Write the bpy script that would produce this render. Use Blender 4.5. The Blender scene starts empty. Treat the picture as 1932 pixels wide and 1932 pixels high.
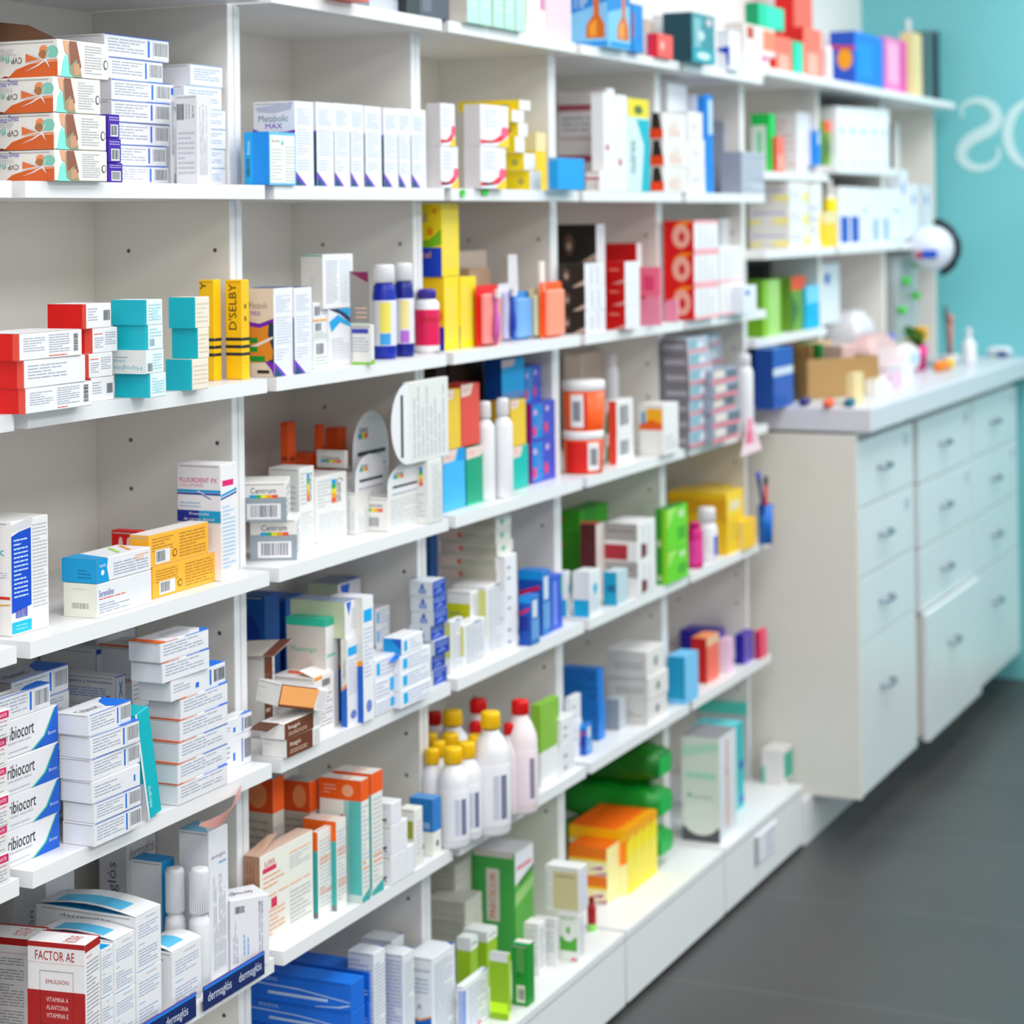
import bpy, math, random
from math import sin, cos, pi, radians as rad
from mathutils import Vector as V, Matrix

# ------------------------------------------------------------------ camera model (metres; x along the shelves, y into them, z up)
FP, PX, PY = 4052.0, 966.0, 375.0
YAW, PIT, ROL = 1.1404628, .0100397, -.0132305
CAM = V((-2.17218, -1.67024, 1.56916))
_f = V((sin(YAW)*cos(PIT), cos(YAW)*cos(PIT), sin(PIT)))
_r = V((cos(YAW), -sin(YAW), 0)); _u = _r.cross(_f)
_r, _u = _r*cos(ROL)+_u*sin(ROL), _u*cos(ROL)-_r*sin(ROL)
def onz(x, y, z):
    d = _f+_r*((x-PX)/FP)-_u*((y-PY)/FP); return CAM+d*((z-CAM.z)/d.z)
def ony(x, y, Y):
    d = _f+_r*((x-PX)/FP)-_u*((y-PY)/FP); return CAM+d*((Y-CAM.y)/d.y)
def onx(x, y, X):
    d = _f+_r*((x-PX)/FP)-_u*((y-PY)/FP); return CAM+d*((X-CAM.x)/d.x)
def along(p, e, x):
    w = _r-_f*((x-PX)/FP); return -((p-CAM).dot(w))/e.dot(w)
def zat(p, y):
    w = _u-_f*((PY-y)/FP); return p.z-((p-CAM).dot(w))/w.z
def near(x, y, z, Y=None):
    if Y is None: return onz(x, y, z)
    p = V((0, Y, z)); p.x = along(p, V((1, 0, 0)), x); return p
def ppm(p): return FP/((p-CAM).dot(_f))

S_ = bpy.context.scene; COL = S_.collection
# ------------------------------------------------------------------ materials
_M = {}
def lin(c): return c/12.92 if c <= .04045 else ((c+.055)/1.055)**2.4
def rgb(h):
    h = NAMED.get(h, h).lstrip('#'); h = ''.join(q*2 for q in h) if len(h) == 3 else h; c = [lin(int(h[i:i+2], 16)/255) for i in (0, 2, 4)]; g = sum(c)/3; return tuple(min(1, max(.004, g+(v-g)*1.18)) for v in c)
NAMED = dict(w='#ebebee', w2='#e2e2e4', cr='#ece6d8', g='#a7a9ae', lg='#cfd1d5', dg='#5c6068', k='#1d1d20', ink='#aab0bf', blk='#26262a',
 red='#d8352c', dred='#a81c20', teal='#0fb4c4', yel='#f8c51b', lem='#f7e01a', ora='#f08a1d', dora='#e0520f', blue='#1474d4', dbl='#0d3f96',
 nvy='#16285e', cy='#2aa5dc', lbl='#8cc6ec', pur='#4a2d9c', vio='#6a3cb4', mag='#d81b78', pink='#ee9fb0', dpk='#d94d78', grn='#1d8f3e',
 dgrn='#0c6a26', lime='#9cc512', lgrn='#7cbc4e', mint='#bfe3d4', tan='#d8b48c', brn='#5f3020', dbrn='#3c241c', olv='#c9cc52', bei='#d6cdb0', sil='#8f98a2',
 mar='#7a2434', sal='#ee7d6c', amb='#f6b75a', gtl='#3fae92', ctl='#5fb3b0')
def mat(h, rough=.42, metal=0., noise=.03, scale=60., spec=.4):
    k = (h, rough, metal, noise)
    if k in _M: return _M[k]
    m = bpy.data.materials.new('card_'+str(len(_M))); m.use_nodes = True; nt = m.node_tree
    b = nt.nodes['Principled BSDF']; c = rgb(h)
    n = nt.nodes.new('ShaderNodeTexNoise'); n.inputs['Scale'].default_value = scale; n.inputs['Detail'].default_value = 3
    tc = nt.nodes.new('ShaderNodeTexCoord'); nt.links.new(tc.outputs['Object'], n.inputs['Vector'])
    mx = nt.nodes.new('ShaderNodeMix'); mx.data_type = 'RGBA'
    mx.inputs[6].default_value = (*[v*(1-noise) for v in c], 1); mx.inputs[7].default_value = (*[min(1, v*(1+noise)) for v in c], 1)
    nt.links.new(n.outputs['Fac'], mx.inputs[0]); nt.links.new(mx.outputs[2], b.inputs['Base Color'])
    b.inputs['Roughness'].default_value = rough; b.inputs['Metallic'].default_value = metal; b.inputs['Specular IOR Level'].default_value = spec
    _M[k] = m; return m
def glassy(h, alpha, rough=.1):
    k = ('gl', h, alpha)
    if k in _M: return _M[k]
    m = bpy.data.materials.new('clear_'+str(len(_M))); m.use_nodes = True; nt = m.node_tree; b = nt.nodes['Principled BSDF']
    n = nt.nodes.new('ShaderNodeTexNoise'); n.inputs['Scale'].default_value = 30
    mr = nt.nodes.new('ShaderNodeMapRange'); mr.inputs[3].default_value = rough; mr.inputs[4].default_value = rough+.12
    nt.links.new(n.outputs['Fac'], mr.inputs[0]); nt.links.new(mr.outputs[0], b.inputs['Roughness'])
    b.inputs['Base Color'].default_value = (*rgb(h), 1); b.inputs['Alpha'].default_value = alpha
    _M[k] = m; return m
# ------------------------------------------------------------------ mesh collector
class MB:
    def __init__(s): s.v = []; s.f = []; s.m = []; s.sm = []; s.mats = []
    def mi(s, m):
        if isinstance(m, str): m = mat(m)
        if m not in s.mats: s.mats.append(m)
        return s.mats.index(m)
    def add(s, vs, fs, m, smooth=False):
        o = len(s.v); i = s.mi(m); s.v += [tuple(q) for q in vs]
        for q in fs: s.f.append(tuple(o+j for j in q)); s.m.append(i); s.sm.append(smooth)
    def mesh(s, name):
        me = bpy.data.meshes.new(name); me.from_pydata(s.v, [], s.f)
        for m in s.mats: me.materials.append(m)
        me.polygons.foreach_set('material_index', s.m); me.polygons.foreach_set('use_smooth', s.sm); me.update(); return me
    def box(s, x0, y0, z0, x1, y1, z1, m, c=.0008):
        c = min(c, (x1-x0)*.3, (y1-y0)*.3, (z1-z0)*.3)
        X, Y, Z = (x0, x1), (y0, y1), (z0, z1); vs = []; idx = {}
        for i in (0, 1):
            for j in (0, 1):
                for k in (0, 1):
                    for ax in range(3):
                        p = [X[i], Y[j], Z[k]]
                        for a2, b in enumerate((i, j, k)):
                            if a2 != ax: p[a2] += c if b == 0 else -c
                        idx[i, j, k, ax] = len(vs); vs.append(p)
        fs = []
        def q(l, flip): fs.append(l[::-1] if flip else l)
        for ax in range(3):
            o = [a for a in range(3) if a != ax]
            for sgn in (0, 1):
                def key(a, b):
                    t = [0, 0, 0]; t[ax] = sgn; t[o[0]] = a; t[o[1]] = b; return (*t, ax)
                l = [idx[key(0, 0)], idx[key(1, 0)], idx[key(1, 1)], idx[key(0, 1)]]
                q(l, (sgn == 0) ^ (ax == 1))
        for ax in range(3):                       # edge chamfers along ax
            o = [a for a in range(3) if a != ax]
            for a in (0, 1):
                for b in (0, 1):
                    def k2(e, w):
                        t = [0, 0, 0]; t[ax] = e; t[o[0]] = a; t[o[1]] = b; return idx[(*t, w)]
                    fs.append([k2(0, o[0]), k2(1, o[0]), k2(1, o[1]), k2(0, o[1])])
        for i in (0, 1):
            for j in (0, 1):
                for k in (0, 1): fs.append([idx[i, j, k, 0], idx[i, j, k, 1], idx[i, j, k, 2]])
        s.add(vs, fs, m)
    def prism(s, pts, t, m, o=(0, 0, 0), eu=(1, 0, 0), ev=(0, 0, 1)):      # polygon pts in (eu,ev), thickness t along normal
        eu, ev, o = V(eu), V(ev), V(o); n = eu.cross(ev); k = len(pts)
        a = [o+eu*p[0]+ev*p[1] for p in pts]; b = [q-n*t for q in a]
        s.add(a+b, [list(range(k)), list(range(2*k-1, k-1, -1))]+[[i, k+i, k+(i+1) % k, (i+1) % k] for i in range(k)], m)
    def lathe(s, prof, m, c=(0, 0, 0), n=28, sx=1., sy=1.):
        vs = []; fs = []; k = len(prof)
        for i in range(n):
            a = 2*pi*i/n
            for r, z in prof: vs.append((c[0]+r*cos(a)*sx, c[1]+r*sin(a)*sy, c[2]+z))
        for i in range(n):
            for j in range(k-1):
                i2 = (i+1) % n; fs.append([i*k+j, i2*k+j, i2*k+j+1, i*k+j+1])
        s.add(vs, fs, m, True)
        for e, fl in ((0, 1), (k-1, 0)):
            if prof[e][0] > 1e-5:
                l = [i*k+e for i in range(n)]; o = len(s.v)-len(vs); i = s.mi(m)
                s.f.append(tuple(o+q for q in (l[::-1] if fl else l))); s.m.append(i); s.sm.append(False)
    def tube(s, pts, r, m, n=10, flat=1.):
        pts = [V(p) for p in pts]; vs = []; fs = []; k = len(pts); rs = r if isinstance(r, (list, tuple)) else [r]*k
        for i, p in enumerate(pts):
            d = (pts[min(i+1, k-1)]-pts[max(i-1, 0)]).normalized()
            a = d.cross(V((0, .3, 1)) if abs(d.z) < .9 else V((1, 0, 0))).normalized(); b = d.cross(a)
            for j in range(n):
                t = 2*pi*j/n; vs.append(p+a*cos(t)*rs[i]+b*sin(t)*rs[i]*flat)
        for i in range(k-1):
            for j in range(n): fs.append([i*n+j, i*n+(j+1) % n, (i+1)*n+(j+1) % n, (i+1)*n+j])
        fs += [list(range(n))[::-1], [(k-1)*n+j for j in range(n)]]
        s.add(vs, fs, m, True)
# ------------------------------------------------------------------ objects
def obj(name, me, parent=None, loc=(0, 0, 0), rz=0., rot=None):
    if isinstance(me, MB): me = me.mesh(name)
    o = bpy.data.objects.new(name, me); COL.objects.link(o); o.location = loc; o.rotation_euler = rot or (0, 0, rz)
    if parent: o.parent = parent
    return o
USED = {}
def tag(o, label, cat, group=None):
    USED[label] = USED.get(label, 0)+1
    o['label'] = label; o['category'] = cat
    if group: o['group'] = group
    return o
def struct(name, mb, label=None):
    o = obj(name, mb); o['kind'] = 'structure'
    if label: o['label'] = label; o['category'] = name.split('_')[0]
    return o
# ------------------------------------------------------------------ lettering
_T = {}
def tmesh(s):
    if s in _T: return _T[s]
    cu = bpy.data.curves.new('lettering', 'FONT'); cu.body = s; cu.size = 1; cu.resolution_u = 2
    o = bpy.data.objects.new('lettering', cu); COL.objects.link(o)
    me = bpy.data.meshes.new_from_object(o.evaluated_get(bpy.context.evaluated_depsgraph_get()))
    vs = [tuple(v.co[:2]) for v in me.vertices]; fs = [tuple(p.vertices) for p in me.polygons]
    bpy.data.objects.remove(o); bpy.data.curves.remove(cu); bpy.data.meshes.remove(me)
    x0 = min(v[0] for v in vs); x1 = max(v[0] for v in vs); y0 = min(v[1] for v in vs); y1 = max(v[1] for v in vs)
    _T[s] = ([((a-x0)/(x1-x0), (b-y0)/(y1-y0)) for a, b in vs], fs); return _T[s]
def prints(mb, items, fr, seed=1):
    """fr(u,v,n) -> point on a face; items are printed marks in face fractions."""
    R = random.Random(seed); n = 0
    for it in items:
        n += 1; d = .0002+.00007*n; k, c = it[0], it[1]
        def quad(a, b, e, g): mb.add([fr(a, b, d), fr(e, b, d), fr(e, g, d), fr(a, g, d)], [(0, 1, 2, 3)], c)
        if k == 'r': quad(*it[2:6])
        elif k == 'p': mb.add([fr(a, b, d) for a, b in it[2]], [tuple(range(len(it[2])))], c)
        elif k == 'c':
            u, v, ru = it[2:5]; rv = it[5] if len(it) > 5 else ru
            mb.add([fr(u+ru*cos(2*pi*i/20), v+rv*sin(2*pi*i/20), d) for i in range(20)], [tuple(range(20))], c)
        elif k == 't':
            s, u, v, w, h = it[2:7]; rot = it[7] if len(it) > 7 else 0; vs, fs = tmesh(s); out = []
            for a, b in vs:
                if rot == 180: a, b = 1-a, 1-b
                elif rot == 90: a, b = 1-b, a
                elif rot == 270: a, b = b, 1-a
                out.append(fr(u+a*w, v+b*h, d))
            mb.add(out, fs, c)
        elif k == 'l':
            u0, v0, u1, v1, m = it[2:7]; p = (v1-v0)/m
            for i in range(m):
                x = u0; e = u1 if R.random() < .7 else u0+(u1-u0)*R.uniform(.4, .95)
                while x < e-.01:
                    w = min(e-x, (u1-u0)*R.uniform(.10, .32)); quad(x, v0+p*i+p*.3, x+w*.86, v0+p*i+p*.66); x += w
        elif k == 'm':                             # the same block with vertical rows
            u0, v0, u1, v1, m = it[2:7]; p = (u1-u0)/m
            for i in range(m):
                y = v0; e = v1 if R.random() < .7 else v0+(v1-v0)*R.uniform(.4, .95)
                while y < e-.01:
                    w = min(e-y, (v1-v0)*R.uniform(.10, .32)); quad(u0+p*i+p*.3, y, u0+p*i+p*.66, y+w*.86); y += w
        elif k == 'b':
            u0, v0, u1, v1 = it[2:6]; x = u0
            while x < u1:
                w = (u1-u0)*R.choice((.02, .03, .05)); quad(x, v0, min(x+w, u1), v1); x += w+(u1-u0)*R.choice((.02, .03, .04))
        elif k == 'h':                             # barcode lying on its side
            u0, v0, u1, v1 = it[2:6]; x = v0
            while x < v1:
                w = (v1-v0)*R.choice((.02, .03, .05)); quad(u0, x, u1, min(x+w, v1)); x += w+(v1-v0)*R.choice((.02, .03, .04))
def fF(a, b, h): return lambda u, v, n: (u*a, -n, v*h)
def fL(a, b, h): return lambda u, v, n: (-n, b*(1-u), v*h)
def fT(a, b, h): return lambda u, v, n: (u*a, v*b, h+n)
_C = {}
def carton_mesh(des, a, b, h, seed):
    D = DES[des]; key = (des, round(a, 3), round(b, 3), round(h, 3))
    if key in _C: return _C[key]
    mb = MB(); c = D.get('c', 'w'); mb.box(0, 0, 0, a, b, h, c, .0009)
    seam = D.get('s', '#b9b6b2')
    tt = min(.0022/h, .05)
    prints(mb, [('r', seam, .06, 1-tt*2, .94, 1-tt*1.2)]+list(D.get('L', ())), fL(a, b, h), seed)
    prints(mb, D.get('F', ()), fF(a, b, h), seed+1); prints(mb, D.get('T', ()), fT(a, b, h), seed+2)
    _C[key] = mb.mesh('carton'); return _C[key]
ORD = ['topmost', 'second from top', 'third from top', 'fourth from top', 'fifth from top', 'sixth from top', 'seventh from top', 'eighth from top', 'ninth from top']
def clear(p, a, b, ref='N'):
    """keep a carton out of the uprights between the bays"""
    x0 = p.x-(a if ref == 'R' else 0); x1 = x0+a
    for xd in [-.6, 0, .6, 1.2, 1.8, 2.4, 3.0, 3.67, 4.36, 5.04]:
        lo, hi = xd-.0192, xd+.0192
        if x1 > lo and x0 < hi and p.y+b > .0588:
            if p.y < .05: b = .0585-p.y
            elif x0 > xd-.02: d = hi-x0; p.x += d; a = max(.012, a-d)
            else: a = max(.012, lo-x0)
    return a, max(b, .008)
class Rec: pass
KINDS = {}
for n_, c_, ds in [('skin_cream_box', 'skin cream box', 'derm demu dtal dbig dbk drot'), ('supplement_box', 'supplement box', 'met met2 prp line'), ('vitamin_box', 'vitamin box', 'cen cenv cenh cenb cenp cend sup supt supg ppan'), ('toothpaste_box', 'toothpaste box', 'scr sblu tpb tpv'),
   ('hair_dye_box', 'hair dye box', 'blk rdb rdb2 pkb pkb2'), ('ointment_box', 'ointment box', 'red red2 red3 red4 tea teb tew teq tri'), ('lotion_box', 'lotion box', 'loc locf locs iraz'), ('tissue_carton', 'tissue carton', 'yet ret lbt grt gtt bbx pub dkbx'), ('soap_box', 'soap box', 'rci rcw yox yos'),
   ('cosmetics_box', 'cosmetics box', 'slm mnt wpk bpk bot botb rsq beig dte bws ybg emr bct pkt crm dks'), ('file_box', 'file box', 'spn spb spc'), ('syrup_box', 'syrup box', 'fact fac2 tgr lim lim2 grd wgr bpan'), ('device_box', 'device box', 'mch tcf tbk gwh')]:
    for d_ in ds.split(): KINDS[d_] = (n_, c_)
_n = [0]
def B(des, z, at, L, R, T, label, Y=None, yaw=0., ref='N', name='medicine_box', cat='medicine box', g=None, ty=0., dims=None):
    """a printed carton: at = pixel of its near (or right) bottom corner; L, R, T = pixels (or metres if < 3) where its side face, front face and height end"""
    z = (ZS[z] if isinstance(z, str) else z)+.0003
    if name == 'medicine_box': name, cat = KINDS.get(des, (name, cat))
    _n[0] += 1; w = rad(yaw); e1 = V((cos(w), sin(w), 0)); e2 = V((-sin(w), cos(w), 0))
    p = near(at[0], at[1], z, Y)
    h = T if 0 < T < 3 else zat(p, T)-z
    if dims: a, b, h = dims[0], dims[1], dims[2] or h
    else:
        a = R if R < 3 else (along(p, e1, R)); b = L if abs(L) < 3 else along(p, e2, L)
    a, b, h = max(abs(a), .006), max(abs(b), .006), max(h, .006)
    if abs(yaw) < 12: b = max(.006, min(b, .3035-p.y))
    if abs(yaw) < 12 and not dims: a, b = clear(p, a, b, ref)
    c_ = V(p)
    if ref == 'R': p = p-e1*a
    o = obj(name, carton_mesh(des, a, b, h, _n[0]), None, p, w)
    if ty: o.rotation_euler = (0, rad(ty), w)
    tag(o, label, cat, g)
    q = Rec(); q.o, q.z, q.p, q.a, q.b, q.h, q.c = o, z+h, p, a, b, h, c_; return q
def S(des, z, at, L, R, Ts, label, g, Y=None, xs=None, yaw=0., jit=1., ref='N', dess=None, name='medicine_box', cat='medicine box', Rs=None):
    """a stack of cartons, listed from the bottom up; label holds {o} for the place in the stack"""
    z = ZS[z] if isinstance(z, str) else z
    R_ = random.Random(int(at[0]*7+Ts[0])); n = len(Ts); q0 = None; zz = z
    for i, T in enumerate(Ts):
        o = 'bottom' if i == n-1-i and n > 1 and False else (ORD[n-1-i] if i else 'bottom one')
        lb = label.replace('{o}', o)
        d = (dess[i] if dess else des); jy = R_.uniform(-1.6, 1.6)*jit if i else 0
        if q0 is None:
            q = q0 = B(d, zz, at, L, R, T, lb, Y, yaw, ref, name, cat, g)
        else:
            zz += .0003; base = V((q0.c.x, q0.c.y, zz)); ht = T if 0 < T < 3 else zat(base, T)-zz
            x = xs[i] if xs else None
            if x is None:
                p = V((q0.p.x, q0.p.y, zz))+V((R_.uniform(-.002, .002)*jit, R_.uniform(-.0015, .0015)*jit, 0))
            else: p = near(x, None, zz, q0.p.y)
            w = rad(yaw+jy); a = q0.a
            if Rs: a = abs(along(p, V((cos(w), sin(w), 0)), Rs[i]))
            bb = min(q0.b, .3035-p.y)
            if abs(yaw) < 12: a, bb = clear(p, a, bb)
            _n[0] += 1; ht = max(ht, .006); nm, ct = KINDS.get(d, (name, cat)) if name == 'medicine_box' else (name, cat)
            ob = obj(nm, carton_mesh(d, a, bb, ht, 31), None, p, w); tag(ob, lb, ct, g)
            q = Rec(); q.o, q.z, q.p, q.a, q.b, q.h = ob, zz+ht, p, a, q0.b, ht
        zz = q.z
    return q
def ROW(des, z, at, L, R, T, n, label, g, Y=None, yaw=0., gap=.001, name='medicine_box', cat='medicine box', dess=None):
    """n equal cartons side by side along the shelf between pixel at[0] and pixel R"""
    z = (ZS[z] if isinstance(z, str) else z)+.0003
    if name == 'medicine_box': name, cat = KINDS.get(des, (name, cat))
    p = near(at[0], at[1], z, Y); w = rad(yaw); e1 = V((cos(w), sin(w), 0)); tot = along(p, e1, R); a = tot/n-gap
    W_ = ['first', 'second', 'third', 'fourth', 'fifth', 'sixth', 'seventh', 'eighth', 'ninth', 'tenth']
    for i in range(n):
        q = p+e1*(i*(a+gap)); h = T if 0 < T < 3 else zat(p, T)-z
        b = L if L < 3 else along(p, V((-sin(w), cos(w), 0)), L)
        o = obj(name, carton_mesh(dess[i] if dess else des, a, b, h, 77), None, q, w)
        tag(o, label.replace('{o}', W_[i] if i < n-1 else 'last'), cat, g)
    r = Rec(); r.z = z+h; r.p = p; r.a = a; r.b = b; r.o = o; return r
def empty(name, loc, rz=0.):
    o = bpy.data.objects.new(name, None); COL.objects.link(o); o.location = loc; o.rotation_euler = (0, 0, rz); o.empty_display_size = .05; return o
def bottle(z, at, wpx, T, label, name='bottle', cat='bottle', g=None, body='w', cap='w', lab=None, sh=.6, nk=.76, nr=.38, cr=.46, l0=.08, l1=.5, sy=1., bands=(), Y=None, txt=None, top=False, h=None, capb=None):
    """a lathe-turned bottle: at = pixel of the middle of its foot (top=True: of its cap top), wpx = pixel width"""
    z = ZS[z] if isinstance(z, str) else z
    if top: p = onz(at[0], at[1], z+h); p.z = z
    else: p = near(at[0], at[1], z, Y)
    r = wpx/2/ppm(p) if wpx > 3 else wpx
    if not top:
        fd = V((_f.x, _f.y, 0)).normalized(); p = p+fd*(r*.8) if Y is None else p
    h = h or (T if 0 < T < 3 else zat(p, T)-z)
    p.z += .0003
    e = empty(name, p); tag(e, label, cat, g)
    cb = capb or nk
    m = MB(); m.lathe([(r*.9, 0), (r, .006), (r, sh*h), (r*.93, sh*h+(nk-sh)*h*.3), (r*(nr+.22), sh*h+(nk-sh)*h*.75), (r*nr, nk*h), (r*nr, nk*h+.004)], mat(body, .32), sy=sy); obj('body', m, e)
    m = MB(); rc = r*cr; m.lathe([(rc, cb*h+.001), (rc, h-.004), (rc*.94, h-.001), (rc*.6, h)], mat(cap, .35), n=24)
    for i in range(24):                            # ribs of the screw cap
        a = 2*pi*i/24; m.box(-.0007, rc-.0004, cb*h+.003, .0007, rc+.0006, h-.005, mat(cap, .35), .0002)
        k = len(m.v)-24
        for j in range(k, len(m.v)):
            x, y, zz = m.v[j]; m.v[j] = (x*cos(a)-y*sin(a), x*sin(a)+y*cos(a), zz)
    obj('cap', m, e)
    if lab:
        m = MB(); m.lathe([(r*1.006, l0*h), (r*1.012, l0*h+.001), (r*1.012, l1*h-.001), (r*1.006, l1*h)], mat(lab, .4), sy=sy)
        for c, a0, a1, v0, v1 in bands:            # printed fields; angles in degrees
            k = max(3, int((a1-a0)/8)); R2 = r*1.018
            vs = [(R2*cos(rad(a0+(a1-a0)*i/k)), R2*sin(rad(a0+(a1-a0)*i/k))*sy, q*h) for q in (v0, v1) for i in range(k+1)]
            m.add(vs, [(i, i+1, k+2+i, k+1+i) for i in range(k)], c)
        obj('label', m, e)
    return e
# ------------------------------------------------------------------ room, light, camera
W = .6; TH = .021
ZB = dict(T=1.9007, A=1.6056, B=1.3172, C=1.0309, D=.7454, E=.4579)
ZS = {k: v+TH for k, v in ZB.items()}; ZS['G'] = .1555
YD, YK, YB = .0626, .311, -.0746
LAM = mat('#efeff0', .34, noise=.012, scale=35); LAM2 = mat('#e6e3dd', .4, noise=.012, scale=35); GAP = mat('#55524e', .7)
def tile_mat():
    m = bpy.data.materials.new('floor_tile'); m.use_nodes = True; nt = m.node_tree; b = nt.nodes['Principled BSDF']; L = nt.links.new
    tc = nt.nodes.new('ShaderNodeTexCoord'); mp = nt.nodes.new('ShaderNodeMapping'); mp.inputs['Location'].default_value = (-.2, 1.05, 0); L(tc.outputs['Object'], mp.inputs['Vector'])
    br = nt.nodes.new('ShaderNodeTexBrick'); br.inputs['Scale'].default_value = 1; br.inputs['Brick Width'].default_value = .6; br.inputs['Row Height'].default_value = 1.2
    br.inputs['Mortar Size'].default_value = .0022; br.offset = 0; br.inputs['Color1'].default_value = (*rgb('#423f3e'), 1); br.inputs['Color2'].default_value = (*rgb('#454241'), 1); br.inputs['Mortar'].default_value = (*rgb('#5e5a57'), 1)
    L(mp.outputs[0], br.inputs['Vector'])
    n = nt.nodes.new('ShaderNodeTexNoise'); n.inputs['Scale'].default_value = 3; n.inputs['Detail'].default_value = 6; L(tc.outputs['Object'], n.inputs['Vector'])
    mx = nt.nodes.new('ShaderNodeMix'); mx.data_type = 'RGBA'; mx.blend_type = 'OVERLAY'; mx.inputs[0].default_value = .35
    L(br.outputs['Color'], mx.inputs[6]); L(n.outputs['Color'], mx.inputs[7])
    hs = nt.nodes.new('ShaderNodeHueSaturation'); hs.inputs['Saturation'].default_value = .25; L(mx.outputs[2], hs.inputs['Color']); L(hs.outputs[0], b.inputs['Base Color'])
    mr = nt.nodes.new('ShaderNodeMapRange'); mr.inputs[3].default_value = .32; mr.inputs[4].default_value = .5; L(n.outputs['Fac'], mr.inputs[0]); L(mr.outputs[0], b.inputs['Roughness'])
    return m
def slab(name, x0, y0, z0, x1, y1, z1, m, label=None):
    mb = MB(); mb.box(x0, y0, z0, x1, y1, z1, m, .001); return struct(name, mb, label)
slab('floor', -6, -6, -.05, 5.4, .6, 0, tile_mat())
slab('wall_back', -6, YK+.02, 0, 5.12, .6, 2.8, mat('#f0efee', .6))
TEALG = mat('#84c6cb', .22, noise=.05, scale=1.2)
slab('wall_far', 5.12, -6, 0, 5.4, .6, 2.8, TEALG)
slab('ceiling', -6, -6, 2.8, 5.4, .6, 2.9, mat('#f2f2f0', .7))
mb = MB(); mb.box(4.86, -6, 0, 5.12, -.3, .075, mat('#a49ea0', .45), .002); mb.box(4.9, -6, .075, 5.119, -.3, .082, mat('#9fc7a8', .3), .001); struct('baseboard_far', mb)
# frosted letters on the teal glass, read from behind
def stroke(pts, ws, t, m, mb, X):
    n = len(pts); Lp = []; Rp = []
    for i, p in enumerate(pts):
        a = pts[max(i-1, 0)]; b = pts[min(i+1, n-1)]; dx, dz = b[0]-a[0], b[1]-a[1]; l = math.hypot(dx, dz) or 1
        Lp.append((p[0]-dz/l*ws[i]/2, p[1]+dx/l*ws[i]/2)); Rp.append((p[0]+dz/l*ws[i]/2, p[1]-dx/l*ws[i]/2))
    vs = [(X-t, y, z) for y, z in Lp+Rp]+[(X, y, z) for y, z in Lp+Rp]
    fs = [(i, i+1, n+i+1, n+i) for i in range(n-1)]+[(i, i+1, 2*n+i+1, 2*n+i) for i in range(n-1)]+[(n+i, n+i+1, 3*n+i+1, 3*n+i) for i in range(n-1)]
    mb.add(vs, fs, m)
FRO = mat('#cfe8ea', .5)
def onwall(x, y): q = onx(x, y, 5.12); return (q.y, q.z)
sp = [(1817, 222), (1813, 206), (1828, 193), (1848, 190), (1870, 199), (1881, 218), (1876, 236), (1860, 248), (1838, 259), (1820, 274), (1814, 294), (1826, 311), (1848, 317), (1872, 310), (1884, 294), (1883, 277)]
def smooth(pts, k=5):
    out = []
    for i in range(len(pts)-1):
        p0, p1, p2, p3 = pts[max(i-1, 0)], pts[i], pts[i+1], pts[min(i+2, len(pts)-1)]
        for j in range(k):
            t = j/k; out.append(tuple(.5*(2*b+(c-a)*t+(2*a-5*b+4*c-d)*t*t+(3*b-a-3*c+d)*t**3) for a, b, c, d in zip(p0, p1, p2, p3)))
    return out+[pts[-1]]
ss = smooth(sp); ws = [.008+.034*sin(pi*min(1, max(0, i/(len(ss)-1))))**1.5 for i in range(len(ss))]
mb = MB(); stroke([onwall(*p) for p in ss], ws, .002, FRO, mb, 5.12)
o = obj('wall_letter', mb); tag(o, 'large frosted letter S in mirror writing on the teal glass wall', 'lettering', 'mirror writing on the teal wall')
oo = [(1955+54*cos(2*pi*i/40), 253+64*sin(2*pi*i/40)) for i in range(41)]
mb = MB(); stroke([onwall(*p) for p in oo], [.012+.022*abs(cos(2*pi*i/40)) for i in range(41)], .002, FRO, mb, 5.12)
o = obj('wall_letter', mb); tag(o, 'large frosted letter O, cut by the photo edge, on the teal glass wall', 'lettering', 'mirror writing on the teal wall')
# lights: rows of ceiling panels along the aisle, plus added fill behind the camera
def area(x, y, z, sx, sy, e, rot=(0, 0, 0), c=(1, 1, 1)):
    l = bpy.data.lights.new('ceiling_or_fill_lamp', 'AREA'); l.shape = 'RECTANGLE'; l.size = sx; l.size_y = sy; l.energy = e; l.color = c
    o = bpy.data.objects.new('ceiling_or_fill_lamp', l); COL.objects.link(o); o.location = (x, y, z); o.rotation_euler = rot
for x in (-4.2, -2.4, -.6, 1.2, 3.0, 4.4):  # first pair is unseen fill, added to brighten the cartons' side faces
    area(x, -1.0, 2.78, 1.2, .9, 18); area(x, -2.7, 2.78, 1.2, 1.0, 21)
w = bpy.data.worlds.new('world'); S_.world = w; w.use_nodes = True
bg = w.node_tree.nodes['Background']; bg.inputs[0].default_value = (.93, .97, 1, 1); bg.inputs[1].default_value = .9
cam = bpy.data.cameras.new('camera'); cam.sensor_width = 36; cam.lens = FP/1932*36; cam.shift_y = -(966-PY)/1932; cam.shift_x = 0; cam.clip_start = .05
cam.dof.use_dof = True; cam.dof.focus_distance = 2.78; cam.dof.aperture_fstop = 4.3; cam.dof.aperture_blades = 0
co = bpy.data.objects.new('camera', cam); COL.objects.link(co)
mw = Matrix((_r, _u, -_f)).transposed().to_4x4(); mw.translation = CAM; co.matrix_world = mw; S_.camera = co
vs_ = S_.view_settings; vs_.view_transform = 'Standard'; vs_.look = 'None'; vs_.exposure = 0.24; vs_.gamma = 1; vs_.use_curve_mapping = False
S_.cycles.max_bounces = 8; S_.cycles.diffuse_bounces = 4; S_.cycles.sample_clamp_indirect = 6; S_.cycles.caustics_reflective = False; S_.cycles.caustics_refractive = False
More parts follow.
